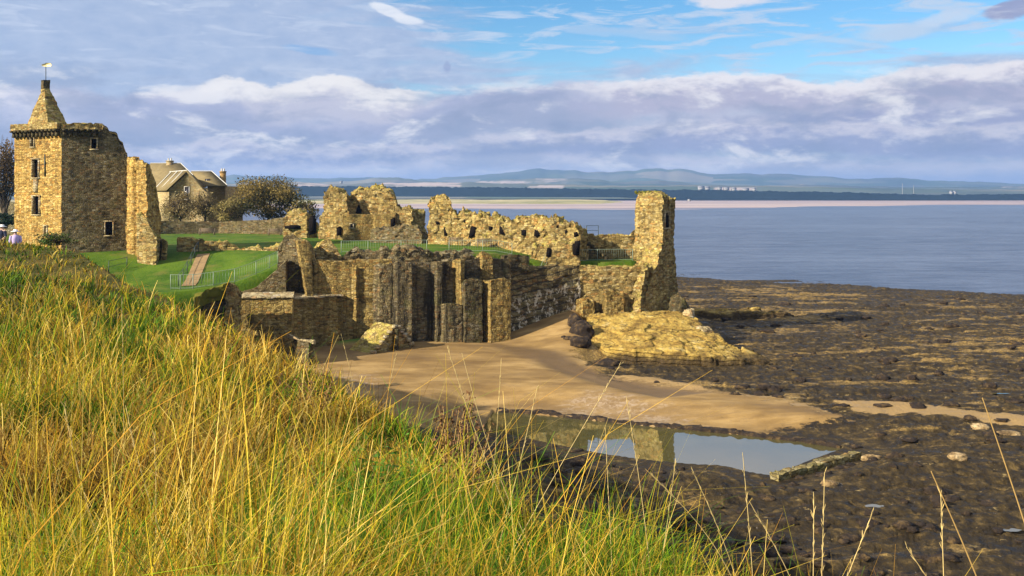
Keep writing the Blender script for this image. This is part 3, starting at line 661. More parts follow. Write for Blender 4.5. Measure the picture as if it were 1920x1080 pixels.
lenL, lenR = np.linalg.norm(C_ - L_), np.linalg.norm(R_ - C_)
fr = lambda px, P, u, Ln, rev=False: (lambda s: 1 - s if rev else s)(np.linalg.norm(on_line(px, P, u) - P) / Ln)
cv = []
WL = [(58.5, 64, 258, 275), (61, 72.5, 299, 333), (62, 74, 368, 402), (83.5, 88, 424, 440)]
WR = [(171.5, 181, 260, 279), (198, 211, 416, 441)]
for a, b, y0, y1 in WL:
    Yc = on_line((a + b) / 2, C_, uL)[1]; cv.append((0, fr(a, C_, uL, lenL, True) - .015, fr(b, C_, uL, lenL, True) + .015, zpy(y1, Yc) - .05, zpy(y0, Yc) + .05, .5))
for a, b, y0, y1 in WR:
    Yc = on_line((a + b) / 2, C_, uR)[1]; cv.append((1, fr(a, C_, uR, lenR) - .015, fr(b, C_, uR, lenR) + .015, zpy(y1, Yc) - .05, zpy(y0, Yc) + .05, .5))
ptop = prof([(-60, 238), (115, 238), (200, 239), (205, 248), (219, 251), (223, 262), (231, 266), (234, 284), (238, 288), (241, 304), (300, 310)])
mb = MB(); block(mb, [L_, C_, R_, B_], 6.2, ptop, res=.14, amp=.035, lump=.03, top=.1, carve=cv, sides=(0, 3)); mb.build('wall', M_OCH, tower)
mb = MB(); block(mb, [L_, C_, R_, B_], 6.2, ptop, res=.14, amp=.03, lump=.03, top=.32, carve=cv, sides=(1, 2)); tag(mb.build('wall', M_GREY, tower), 'side wall toned darker for its shade, with a ruined sloping top')  # darker stone paints the dim grazing light on these sides
for a, b, y0, y1 in WL: frame_window(tower, on_line(a, C_, uL), on_line(b, C_, uL), y0, y1, .12)
for a, b, y0, y1 in WR: frame_window(tower, on_line(a, C_, uR), on_line(b, C_, uR), y0, y1, .12)
qa, qb = on_line(62.5, C_, uL), on_line(72, C_, uL); nl = np.array([-uL[1], uL[0]]); nl = -np.array([uL[1], -uL[0]]) if False else np.array([-math.sin(R(28)), -math.cos(R(28))]); nr = np.array([math.sin(R(22)), -math.cos(R(22))])
mb = MB(); q = (qa + qb) / 2 + nl * .02; mb.box((q[0], q[1], zpy(348, q[1])), (.62, .12, 1.3), math.atan2(-uL[1], -uL[0])); tag(mb.build('blocked_window', M_COPE, tower), 'pale walled up window between two dark ones')
qa = on_line(85, C_, uL) + nl * .04; mb = MB(); mb.box((qa[0], qa[1], zpy(310, qa[1])), (.10, .1, 2.1), math.atan2(-uL[1], -uL[0])); tag(mb.build('slit_shade', M_DMET, tower))  # dark strip painted as the shade in a thin wall slit
# corbelled parapet
mb = MB(); zc_ = zpy(246, 87.5)
for (P, u, Ln, n_, cnt, o0) in ((C_, uL, lenL, nl, 12, 0), (C_, uR, lenR * .62, nr, 7, .25)):
    for k in range(cnt):
        q = P + u * (Ln * (k + .5) / cnt + o0 * .1) + n_ * .17
        mb.box((q[0], q[1], zc_ - .30), (Ln / cnt * .52, .36, .52), math.atan2(u[1], u[0]), .05)
        mb.box((q[0] + n_[0] * .12, q[1] + n_[1] * .12, zc_ + .02), (Ln / cnt * .56, .62, .2), math.atan2(u[1], u[0]), .05)
mb.build('corbels', M_DARK, tower)
mb = MB(); e1 = L_ + nl * .45 - .0 * uL; e0 = C_ + nl * .45 + nr * .30
block(mb, [e1, e0, C_ + np.array([.0, .9]), L_ + np.array([.2, .7])], zc_ + .1, zc_ + .72, res=.14, amp=.03, lump=.03, top=.05); 
block(mb, [C_ + nr * .42, C_ + uR * lenR * .62 + nr * .4, C_ + uR * lenR * .62 - nr * .4, C_ - nr * .4], zc_ + .1, zc_ + .62, res=.14, amp=.05, lump=.06, top=.18)
mb.build('parapet', M_RUIN, tower)
mb = MB(); S0, S1, S2, S3 = XY(49, 89.2), XY(90, 86.9), XY(128, 88.4), XY(86, 91.5); zt = zpy(165, 89); ctr = XY(86, 89.2)
tq = [ctr + np.array([-.36, 0]), ctr + np.array([.02, -.36]), ctr + np.array([.36, 0]), ctr + np.array([0, .36])]
for k in range(9):       # courses of the stone spire, each a little smaller
    f0, f1 = k / 9, (k + 1) / 9; z_a, z_b = zc_ + .55 + (zt - zc_ - .55) * f0, zc_ + .55 + (zt - zc_ - .55) * f1
    sh = lambda f: [np.asarray(b_) * (1 - f ** .97) + np.asarray(q_) * f ** .97 for b_, q_ in zip((S0, S1, S2, S3), tq)]
    block(mb, sh(f0), z_a, z_b + .02, T=sh(f1 * .93 + f0 * .07), res=.16, amp=.04, lump=.03, top=0)
mb.build('spire', M_RUIN, tower)
mb = MB(); block(mb, [ctr + np.array([-.42, -.1]), ctr + np.array([0, -.45]), ctr + np.array([.42, 0]), ctr + np.array([0, .4])], zt - .1, zpy(150, 89), res=.12, amp=.03, lump=.02, top=.03); mb.build('finial', M_DARK, tower)
zf = zpy(151, 89.2); mb = MB(); mb.tube([(ctr[0], ctr[1], zf - .2), (ctr[0], ctr[1], zf + 1.75)], .035, 6); vane = mb.build('weather_vane', M_DMET, tower)
M_GOLD = flat('gilding', (.95, .78, .35), .3, .6, var=.05)
mb = MB(); prf = np.array([[-.40, 1.48], [-.30, 1.40], [.10, 1.36], [.50, 1.38], [.56, 1.52], [.48, 1.70], [.15, 1.74], [-.10, 1.66], [-.30, 1.62], [-.42, 1.56]])
V = [(ctr[0] + a, ctr[1] + d_, zf + b) for d_ in (-.03, .03) for a, b in prf]; n_ = len(prf)
mb.add(V, [np.arange(n_)[None], np.arange(n_)[None] + n_, np.array([[i, (i + 1) % n_, (i + 1) % n_ + n_, i + n_] for i in range(n_)])]); mb.build('vane_plate', M_GOLD, vane)

# broken gatehouse wall on the right of the tower
a0, a1, a2, a3 = XY(238, 86.8), XY(274, 84.6), XY(301, 88.6), XY(262, 90.5)
gate = thing('gatehouse_wall', (*a1, 7.0), 'tall broken wall stub with a lit narrow face, joined to the right of the square tower', 'ruined wall')
gp_ = prof([(230, 298), (250, 300), (262, 304), (272, 310), (280, 314), (286, 330), (292, 352), (297, 384), (301, 410), (320, 440)])
mb = MB(); block(mb, [a0, a1, a2, a3], 6.3, gp_, res=.15, amp=.08, lump=.18, top=.40, carve=[(0, .34, .46, 6, 30, .45)]); mb.build('upper_wall', M_OCH, gate)
mb = MB(); block(mb, [XY(256, 83.6), XY(294, 82.8), XY(303, 85.5), XY(262, 86)], 6.2, prof([(250, 398), (262, 402), (275, 408), (284, 428), (292, 440), (305, 450)]), res=.15, amp=.06, lump=.12, top=.3); mb.build('rubble_base', M_RUIN, gate)
mb = MB(); block(mb, [XY(302, 84.2), XY(312, 84.2), XY(314, 86), XY(303, 86)], 7.4, prof([(295, 448), (305, 450), (316, 458)]), res=.15, amp=.06, lump=.1); mb.build('wall_stub', M_RUIN, gate)

def path_wall(mb, pts, thick, z0, z1, **k):
    P = [np.asarray(p, float) for p in pts]; Q = []
    for i, p in enumerate(P):
        d = P[min(i + 1, len(P) - 1)] - P[max(i - 1, 0)]; d /= np.linalg.norm(d); Q.append(p + np.array([-d[1], d[0]]) * thick)
    for i in range(len(P) - 1): block(mb, [P[i], P[i + 1], Q[i + 1], Q[i]], z0, z1, sides=(0, 2) + ((1,) if i == len(P) - 2 else ()) + ((3,) if i == 0 else ()), **k)
def wall_thing(name, label, cat, m, pts, thick, z0, z1, **k):
    mb = MB(); path_wall(mb, pts, thick, z0, z1, **k); return tag(mb.build(name, m), label, cat)
def hole(par, name, px, py, Y, wpx, hpx):  # solid near-black boxes painting the shade inside an opening
    c_ = W(px, py, Y); mb = MB(); wd, hh = wpx * Y / F, hpx * Y / F
    mb.box(c_, (wd, .5, hh), 0, min(wd, hh) * .35); mb.box(c_ + np.array([wd * .12, 0, hh * .2]), (wd * .6, .46, hh * .9), 0, min(wd, hh) * .3)
    return mb.build(name, M_SHADE, par)

wall_thing('low_ruined_wall', 'low ruined wall of uneven height between the two lawns', 'ruined wall', M_RUIN, [XY(331, 87), XY(430, 87.4), XY(445, 87.5), XY(524, 86)], .9, 8.2,
           prof([(325, 452), (335, 447), (360, 446), (395, 453), (425, 451), (440, 458), (450, 466), (470, 463), (485, 460), (492, 468), (505, 462), (525, 458)]), amp=.07, lump=.12, top=.2)
wall_thing('boundary_wall', 'long straight stone boundary wall below the house and bush', 'wall', M_GREY, [XY(296, 124), XY(410, 126), XY(536, 122)], .5, 8.2, prof([(290, 414), (410, 416), (500, 412), (540, 406)]), amp=.03, lump=.04, top=.04, res=.25)

# central ruins
ruin = thing('kitchen_ruin', (*XY(690, 108), 8.5), 'broad ruined block with a stair turret and dark vault behind the lawn', 'ruin')
mb = MB(); path_wall(mb, [XY(609, 109), XY(652, 107.5)], 3.2, 8.2, prof([(600, 362), (612, 357), (622, 354), (640, 356), (650, 362), (660, 380)]), amp=.10, lump=.3, top=.5); mb.build('stair_turret', M_RUIN, ruin)
mb = MB(); path_wall(mb, [XY(652, 109.5), XY(685, 109), XY(742, 108)], 2.5, 8.2, prof([(645, 396), (656, 368), (664, 361), (676, 356), (690, 357), (700, 353), (720, 352), (734, 358), (741, 372), (745, 390)]), amp=.10, lump=.3, top=.5); mb.build('vault_wall', M_RUIN, ruin)
hole(ruin, 'vault_shade', 662, 392, 109.2, 34, 17)
mb = MB(); path_wall(mb, [XY(643, 105.5), XY(700, 105.5), XY(703, 105), XY(742, 104.5)], 3, 8.2, prof([(640, 402), (700, 402), (742, 400)]), amp=.03, lump=.05, top=.06); lw = mb.build('lower_wall', M_WARM, ruin)
frame_window(ruin, XY(657, 105.45), XY(662, 105.45), 420, 427, .1, deep=-.02)
mb = MB(); path_wall(mb, [XY(742, 105), XY(772, 104)], 3, 8.2, prof([(740, 392), (752, 390), (768, 388), (774, 396)]), amp=.10, lump=.2, top=.4); mb.build('end_wall', M_RUIN, ruin)
mb = MB(); path_wall(mb, [XY(694, 101.5), XY(740, 100.5), XY(790, 99.5)], 3.5, 8.0, prof([(690, 434), (710, 430), (740, 426), (765, 424), (780, 428), (791, 440)]), amp=.08, lump=.2, top=.35); mb.build('outer_wall', M_GREY, ruin)
mb = MB(); path_wall(mb, [XY(597, 109.5), XY(612, 109)], 2, 8.2, prof([(596, 408), (604, 402), (614, 398)]), amp=.08, lump=.2, top=.3); mb.build('side_wall', M_RUIN, ruin)
hole(ruin, 'doorway_shade', 636, 434, 107.7, 7, 14); hole(ruin, 'doorway_shade', 737, 418, 104.4, 7, 16)
mb = MB(); path_wall(mb, [XY(532, 113), XY(575, 112), XY(596, 113)], 2.4, 8.2, prof([(530, 410), (540, 399), (555, 396), (572, 398), (580, 406), (590, 412), (598, 424)]), amp=.08, lump=.2, top=.35)
o = tag(mb.build('ruined_block', M_RUIN), 'squat ruined block at the right end of the boundary wall, beside the bush', 'ruin')
hole(o, 'opening_shade', 549, 426, 112.4, 30, 6); hole(o, 'opening_shade', 586, 424, 112.2, 10, 30)  # black boxes paint the shaded recess and the dark right part

# long ruined range
lr = thing('long_ruined_wall', (*XY(940, 92), 8.4), 'long ragged lit wall with dark beam holes, a tall stump at its left end', 'ruined wall')
lp = prof([(795, 400), (803, 384), (808, 373), (820, 369), (836, 370), (845, 380), (849, 397), (860, 402), (870, 393), (878, 399), (900, 403), (930, 411), (950, 413), (975, 410), (990, 412), (1005, 407), (1020, 409), (1040, 417), (1058, 416), (1074, 420), (1082, 427), (1090, 436)])
sockets = [(838, 434, 11, 14), (887, 436, 13, 17), (945, 432, 14, 15), (983, 437, 10, 9), (1010, 437, 15, 10), (1080, 440, 8, 8), (872, 415, 5, 5), (960, 424, 5, 6), (1046, 425, 5, 5), (920, 428, 6, 6), (1062, 436, 6, 7), (820, 418, 5, 5)]
LRP = [XY(803, 98.5), XY(848, 97.0), XY(900, 94.5), XY(960, 91.5), XY(1020, 88.6), XY(1086, 86.0)]
mb = MB(); path_wall(mb, LRP, 1.6, 7.2, lp, amp=.11, lump=.34, top=.55, res=.14); mb.build('wall', M_RUIN, lr)
for px, py, a, b_ in sockets:
    Yc = np.interp(px, [803, 848, 900, 960, 1020, 1086], [98.5, 97, 94.5, 91.5, 88.6, 86]); hole(lr, 'beam_hole_shade', px, py, Yc + .06, a, b_)
mb = MB(); path_wall(mb, [XY(995, 84.6), XY(1040, 84.0), XY(1086, 83.6)], 1.2, 7.2, prof([(990, 470), (1000, 462), (1012, 458), (1030, 456), (1052, 452), (1066, 454), (1080, 446), (1088, 446)]), amp=.09, lump=.22, top=.4); lo_ = mb.build('front_wall', M_RUIN, lr)
hole(lr, 'doorway_shade', 1028, 474, 84.15, 8, 14); hole(lr, 'doorway_shade', 1080, 466, 83.65, 13, 22)

# ------------------------------------------------------------------ curtain wall on the beach side
cur = thing('curtain_wall', (*XY(760, 76), 1.0), 'high beach-side curtain wall with stepped buttresses and dark weather streaks', 'castle wall')
mb = MB(); path_wall(mb, [XY(588, 75.0), XY(735, 75.9)], 2.2, .8, prof([(580, 487), (640, 489), (735, 486), (760, 488)]), amp=.035, lump=.07, top=.08, res=.14); tag(mb.build('wall', M_WARM, cur), 'ochre left stretch of the curtain wall')  # lighter stone puts the sunlit brightness of this stretch into the colour
mb = MB(); path_wall(mb, [XY(735, 75.9), XY(850, 77.5), XY(958, 79.0)], 2.2, .8, prof([(730, 492), (768, 492), (800, 493), (860, 490), (905, 484), (930, 486), (960, 488)]), amp=.035, lump=.08, top=.10, res=.14); tag(mb.build('wall', M_CUR, cur), 'streaked right stretch of the curtain wall')
def butt(q, z1, m, z0=.8, T=None, name='buttress'):
    mb = MB(); block(mb, [XY(*p) for p in q], z0, z1, T=None if T is None else [XY(*p) for p in T], res=.14, amp=.035, lump=.07, top=.08); return mb.build(name, m, cur)
butt([(696, 75.75), (712, 75.4), (735, 75.6), (735, 77)], prof([(690, 500), (712, 494), (740, 494)]), M_CUR)
butt([(730, 75.95), (746, 75.2), (772, 75.45), (772, 77.5)], prof([(725, 496), (745, 490), (775, 494)]), M_CUR)
butt([(806, 76.95), (820, 76.3), (829, 76.45), (829, 78.5)], prof([(800, 492), (820, 490), (832, 492)]), M_CUR)
butt([(848, 77.5), (864, 76.5), (870, 76.7), (872, 79)], prof([(846, 489), (860, 485), (875, 487)]), M_WARM)
butt([(824, 76.5), (836, 75.9), (866, 76.25), (866, 78)], prof([(822, 572), (845, 569), (868, 571)]), M_CUR)
butt([(864, 76.6), (872, 76.0), (904, 76.5), (904, 79)], prof([(862, 533), (872, 524), (885, 520), (905, 527)]), M_DARK)
butt([(903, 77.6), (920, 76.4), (957, 77.0), (958, 81)], prof([(900, 528), (922, 524), (945, 522), (952, 526), (960, 534)]), M_WARM)
butt([(893, 78.6), (904, 77.9), (924, 78.1), (930, 81)], prof([(890, 480), (904, 474), (916, 476), (930, 490)]), M_WARM)
butt([(655, 75.55), (668, 75.2), (672, 75.4), (674, 77)], prof([(650, 505), (668, 500), (676, 503)]), M_WARM)
ret = thing('retaining_wall', (*XY(1020, 81), 2.0), 'sloping layered retaining wall above the sand ramp, with white lime stains', 'wall')
m = M_LAYER; nt = m.node_tree; t = NT.__new__(NT); t.t = nt; pr_ = [n for n in nt.nodes if n.type == 'BSDF_PRINCIPLED'][0]; src = pr_.inputs['Base Color'].links[0].from_socket
g = t.n('ShaderNodeNewGeometry').outputs['Position']; gzz = t.n('ShaderNodeSeparateXYZ', {0: g})
slz = t.m('ADD', gzz.outputs[2], t.m('MULTIPLY', gzz.outputs[0], -.20))
bandv = t.m('FRACT', t.m('ADD', t.m('MULTIPLY', slz, 1.7), t.m('MULTIPLY', t.noise(g, .5, 3), 1.2)))
cl2 = t.mix(t.ss(bandv, .30, .12, 0, .85), src, (.03, .024, .017))
lime = t.m('MULTIPLY', t.ss(t.noise(t.vm('MULTIPLY', g, (1, 1, .7)), 2.2, 5, .75), .52, .60), t.ss(t.m('SUBTRACT', gzz.outputs[2], t.m('MULTIPLY', gzz.outputs[0], .25)), 5.2, 4.2))
cl2 = t.mix(t.m('MULTIPLY', lime, .85), cl2, (.66, .57, .40)); t.put(pr_.inputs['Base Color'], cl2)
mb = MB(); block(mb, [XY(954, 79.4), XY(1088, 82.2), XY(1088, 86), XY(954, 84)], .9, prof([(950, 502), (1000, 500), (1090, 497)]), T=[XY(954, 80.5), XY(1088, 83.2), XY(1088, 86), XY(954, 84)], res=.14, amp=.07, lump=.12, top=.1); mb.build('wall', M_LAYER, ret)
mb = MB(); path_wall(mb, [XY(946, 80.2), XY(992, 80.9)], 1.2, 7.2, prof([(940, 480), (960, 478), (990, 480)]), amp=.05, lump=.1, top=.15); mb.build('upper_wall', M_DARK, ret)
sw = thing('sea_wall', (*XY(1140, 84), 2.5), 'lit wall between the layered retaining wall and the sea tower', 'castle wall')
mb = MB(); path_wall(mb, [XY(1086, 83.0), XY(1140, 82.8), XY(1201, 82.9)], 2.5, 1.0, prof([(1080, 498), (1120, 499), (1200, 499)]), amp=.06, lump=.14, top=.1, res=.14); mb.build('wall', M_RUIN, sw)
for q, tp in (([(1080, 82.5), (1094, 81.3), (1114, 81.6), (1116, 84)], 562), ([(1120, 83.0), (1138, 81.5), (1168, 81.9), (1172, 84)], 545)):
    mb = MB(); block(mb, [XY(*p) for p in q], 1.0, prof([(1050, tp + 8), (q[1][0], tp), (q[2][0], tp + 4)]), T=[XY(*q[3]), XY(q[1][0] + 4, q[1][1] + .7), XY(q[2][0] - 3, q[2][1] + .6), XY(*q[3])][:0] or None, res=.14, amp=.08, lump=.22, top=.25); mb.build('buttress', M_WARM if tp < 580 else M_DARK, sw)
up = thing('upper_sea_wall', (*XY(1140, 89), 8.6), 'upper wall with a raking stair on the platform beside the sea tower', 'wall')
mb = MB(); path_wall(mb, [XY(1084, 89.0), XY(1196, 89.4)], .8, 7.2, prof([(1080, 440), (1180, 442), (1186, 434), (1200, 420)]), amp=.06, lump=.12, top=.12, res=.15); mb.build('wall', M_RUIN, up)
a, b_ = W(1088, 444, 88.3), W(1146, 492, 87.6); mb = MB()
d = b_ - a
for k in range(9):
    p = a + d * (k + .5) / 9; mb.box(p, (np.linalg.norm(d[:2]) / 9 * 1.02, 1.0, .36), 0, .04)
mb.build('raking_stair', M_DARK, up)
tw = thing('sea_tower', (*XY(1230, 87), 2.5), 'tall leaning ruined tower on the yellow rock, grass on top and a small arched window', 'tower')
stop = prof([(1180, 384), (1190, 378), (1197, 366), (1206, 361), (1216, 362), (1240, 366), (1250, 372), (1258, 374), (1270, 375)])
zb_ = zpy(455, 87)
U = [XY(1190, 87.2), XY(1243, 84.0), XY(1265, 86.8), XY(1240, 90)]
cq = lambda px: np.linalg.norm(on_line(px, U[1], (U[2] - U[1])) - U[1]) / np.linalg.norm(U[2] - U[1])
mb = MB(); block(mb, U, zb_ - .02, stop, res=.13, amp=.07, lump=.20, top=.36, carve=[(1, cq(1246.5) - .03, cq(1254.5) + .03, zpy(427, 87) - .05, zpy(399, 87) + .05, .5)])
block(mb, [XY(1174, 84.8), XY(1190, 81.2), XY(1274, 86.2), XY(1240, 90.5)], 1.8, zb_, T=U, res=.13, amp=.08, lump=.24, top=0)
mb.build('wall', M_RUIN, tw)
mb = MB(); block(mb, [XY(1168, 82.7), XY(1194, 80.9), XY(1204, 82.0), XY(1186, 85.5)], 1.6, zpy(498, 83), T=[XY(1186, 83.6), XY(1212, 82.6), XY(1220, 83.4), XY(1200, 86)], res=.13, amp=.08, lump=.22, top=.3); mb.build('buttress', M_RUIN, tw)
uu = U[2] - U[1]; frame_window(tw, on_line(1246.5, U[1], uu), on_line(1254.5, U[1], uu), 399, 427, .14, .05, True)
# left wing: low walls, broken turret and flying stub below the lawn fence
lw_ = thing('lower_wall', (*XY(500, 71), 1.4), 'low lit wall with a flat pale ledge at the left foot of the castle', 'castle wall')
mb = MB(); block(mb, [XY(446, 71.0), XY(549, 71.4), XY(552, 74.5), XY(446, 74.5)], .8, prof([(440, 560), (550, 557)]), res=.14, amp=.035, lump=.06, top=.05); block(mb, [XY(542, 72.8), XY(643, 75.0), XY(643, 77), XY(542, 76)], .8, prof([(540, 559), (645, 557)]), res=.14, amp=.05, lump=.10, top=.05); mb.build('wall', M_WARM, lw_)
mb = MB(); block(mb, [XY(446, 70.85), XY(550, 71.25), XY(552, 74.6), XY(446, 74.6)], zpy(559, 71), zpy(556, 71) + .0, res=.2, amp=.02, lump=.05, top=.05)
block(mb, [XY(541, 72.65), XY(644, 74.85), XY(644, 77), XY(541, 76)], zpy(558, 73.8), zpy(555.5, 73.8), res=.2, amp=.02, lump=.05, top=.05); mb.build('coping', M_COPE, lw_)
wall_thing('revetment_wall', 'brown revetment wall with a slanting top under the lawn fence', 'wall', M_GREY, [XY(450, 73.6), XY(536, 74.2)], 2.2, 4.5, prof([(445, 556), (458, 546), (478, 540), (505, 518), (530, 494), (540, 486)]), amp=.035, lump=.06, top=.05)
bt = thing('broken_turret', (*XY(570, 76), 5.5), 'ragged turret stump with a curved lit buttress left of the curtain wall', 'ruin')
mb = MB(); path_wall(mb, [XY(522, 76.6), XY(560, 76.2), XY(592, 76.6)], 2.0, 5.0, prof([(518, 476), (524, 458), (532, 446), (541, 440), (550, 443), (562, 450), (578, 460), (592, 476)]), amp=.07, lump=.18, top=.3); mb.build('wall', M_GREY, bt)
mb = MB(); block(mb, [XY(571, 75.4), XY(577, 73.9), XY(586, 74.2), XY(592, 76.4)], 5.6, prof([(550, 455), (558, 452), (570, 452), (580, 458), (588, 470)]), T=[XY(553, 75.9), XY(558, 74.6), XY(584, 74.9), XY(590, 76.6)], res=.13, amp=.035, lump=.05, top=.2); mb.build('buttress', M_WARM, bt)
mb = MB(); path_wall(mb, [XY(520, 75.9), XY(575, 76.1)], 1.2, 4.5, prof([(515, 492), (580, 490)]), amp=.035, lump=.06, top=.05); mb.build('rear_wall', M_DARK, bt)  # dark stone painted in where the recess lies in shadow
mb = MB(); path_wall(mb, [XY(588, 77.6), XY(642, 77.8)], 1.8, 7.2, prof([(586, 476), (598, 461), (606, 452), (613, 449), (621, 455), (630, 468), (644, 486)]), amp=.07, lump=.2, top=.25); tag(mb.build('wall_stump', M_RUIN), 'pointed wall stump on the curtain wall just right of the broken turret', 'ruin')
wall_thing('rubble_wall', 'ragged low rubble wall along the top of the curtain wall', 'ruined wall', M_GREY, [XY(640, 77.6), XY(720, 78.3), XY(800, 79.0), XY(892, 80.2)], 1.8, 7.4, prof([(636, 486), (650, 478), (664, 472), (684, 476), (700, 474), (722, 468), (745, 463), (772, 464), (795, 470), (812, 477), (834, 474), (858, 473), (880, 474), (895, 482)]), amp=.12, lump=.3, top=.4)
gb = thing('gabled_stone_stub', (*XY(738, 73), 1.6), 'small gabled stone stub with a dark front standing on the sand below the curtain wall', 'ruin')
g0, g1, g2 = W(688, 664, 71.0), W(786, 654, 74.6), W(743, 610, 72.8)
mb = MB(); dv = np.array([-1.9, 1.6, .1])
for k in range(2):
    V = [g0 + (0, 0, -.5), g1 + (0, 0, -.5), g2, g0 + dv + (0, 0, -.3), g1 + dv + (0, 0, -.3), g2 + dv]
P = lambda a, b_, n: np.linspace(a, b_, n)[None] 
def tri_slab(mb, A, Bq, Cq, D, n1=18, n2=14):
    a = np.linspace(0, 1, n1)[:, None, None]; b = np.linspace(0, 1, n2)[None, :, None]
    G_ = (A * (1 - a) + Bq * a) * (1 - b) + (D * (1 - a) + Cq * a) * b; mb.grid(G_ + stone_disp(G_, .05, .08))
tri_slab(mb, V[0], V[2], V[5], V[3]); tri_slab(mb, V[2], V[1], V[4], V[5]); tri_slab(mb, V[0], V[2], V[2], V[1]); mb.build('gable', M_RUIN, gb)
mb = MB()
for k in range(7):
    for A, Bq in ((V[0], V[2]), (V[2], V[1])):
        p = A + (Bq - A) * (k + .5) / 7; mb.box(p + np.array([0, .15, .06]), (.42, .75, .20), 0, .10)
mb.build('coping', M_COPE, gb)
mb = MB(); pm_ = (g0 + g1 * 1.1) / 2.1; mb.box((g2[0] + .05, g2[1] - .2, (g2[2] + 1.2) / 2 - .2), (.28, .35, g2[2] - 1.3), 0, .05); mb.build('post', M_DARK, gb)
pier = thing('stone_pier', (*XY(568, 69), 1.2), 'narrow broken pier with a slanting slab top in front of the lower wall', 'ruin')
mb = MB(); block(mb, [XY(546, 68.2), XY(580, 67.6), XY(588, 69.4), XY(552, 70)], .8, prof([(540, 642), (560, 636), (585, 642)]), res=.13, amp=.05, lump=.08, top=.1); mb.build('shaft', M_GREY, pier)
a, b_ = W(540, 618, 68.6), W(586, 640, 68.2); mb = MB(); block(mb, [XY(538, 68.0), XY(588, 67.4), XY(592, 69.4), XY(545, 70)], lambda x, y: prof([(535, 632), (590, 645)])(x, y), prof([(535, 622), (560, 636), (590, 638)]), res=.15, amp=.03, lump=.05, top=.05); mb.build('slab', M_COPE, pier)
stub = thing('turf_wall_stub', (*XY(412, 66), 2.0), 'broken wall stub with a turf cap standing between the grassy bank and the castle', 'ruined wall')
mb = MB(); block(mb, [XY(366, 64.5), XY(432, 66.0), XY(448, 68.5), XY(372, 69)], 1.5, prof([(360, 566), (380, 556), (410, 545), (428, 536), (445, 540)]), res=.16, amp=.08, lump=.25, top=.2); mb.build('wall', M_DARK, stub)
mb = MB(); block(mb, [XY(424, 65.4), XY(440, 66.2), XY(452, 69), XY(430, 69)], 1.5, prof([(420, 540), (432, 533), (450, 545)]), res=.14, amp=.10, lump=.25, top=.2); mb.build('broken_end', M_RUIN, stub)
mb = MB(); tz = prof([(360, 564), (380, 554), (410, 543), (428, 535), (445, 540)]); block(mb, [XY(364, 64.2), XY(430, 65.7), XY(446, 68.7), XY(370, 69.2)], lambda x, y: tz(x, y) - .75, lambda x, y: tz(x, y) + .12, res=.16, amp=.05, lump=.25, top=.12); mb.build('turf_cap', flat('turf', (.11, .105, .015), .95, .05, var=.5, sc_=3), stub)
# ------------------------------------------------------------------ rocks on the shore
m, t = mat('yellow_rock'); g = t.n('ShaderNodeNewGeometry').outputs['Position']; gzz = t.n('ShaderNodeSeparateXYZ', {0: g}).outputs[2]
n1 = t.noise(t.vm('MULTIPLY', g, (.7, .7, 1.6)), 1.0, 6, .68); n2 = t.noise(g, 5, 5, .7)
rc = t.ramp(n1, [(.30, (.13, .075, .018)), (.44, (.32, .20, .045)), (.56, (.50, .34, .075)), (.68, (.54, .42, .18))])
rc = t.mix(t.ss(n2, .50, .72, 0, .6), rc, (.13, .085, .03))
rc = t.mix(t.ss(t.m('ADD', gzz, t.m('MULTIPLY', n1, 1.4)), 2.35, 1.75), rc, t.mix(n2, (.02, .014, .01), (.12, .08, .03)))
rc = t.mix(t.ss(t.noise(t.vm('MULTIPLY', g, (1.1, 1.1, .35)), 1.6, 5, .7), .50, .66, 0, .75), rc, (.17, .115, .04))
bed = t.m('FRACT', t.m('ADD', t.m('MULTIPLY', t.m('SUBTRACT', gzz, t.m('MULTIPLY', t.n('ShaderNodeSeparateXYZ', {0: g}).outputs[1], .19)), 3.2), t.m('MULTIPLY', t.noise(g, .8, 4, .6), 1.5)))
rc = t.mix(t.ss(bed, .20, .05, 0, .7), rc, (.10, .065, .022))
M_YROCK = finish(m, t, rc, .9, t.m('ADD', t.m('ADD', n1, t.m('MULTIPLY', n2, .5)), t.m('MULTIPLY', t.ss(bed, .0, .25), .4)), 1.0, .3, .12)
m, t = mat('shore_boulder'); g = t.n('ShaderNodeNewGeometry').outputs['Position']
n1 = t.noise(g, 1.7, 5, .65); n2 = t.noise(g, 8, 4, .7)
M_BOULD = finish(m, t, t.mix(t.ss(n2, .4, .65, 0, .6), t.ramp(n1, [(.35, (.10, .065, .03)), (.5, (.34, .23, .10)), (.68, (.52, .40, .22))]), (.07, .045, .025)), .9, n2, .8, .1, .2)
m, t = mat('weed_rock'); g = t.n('ShaderNodeNewGeometry').outputs['Position']
n1 = t.noise(g, 2.5, 5, .65); n2 = t.noise(g, 12, 4, .7)
M_WROCK = finish(m, t, t.ramp(n1, [(.35, (.016, .011, .009)), (.52, (.035, .023, .014)), (.66, (.12, .075, .028))]), .8, n2, .9, .12, .25)
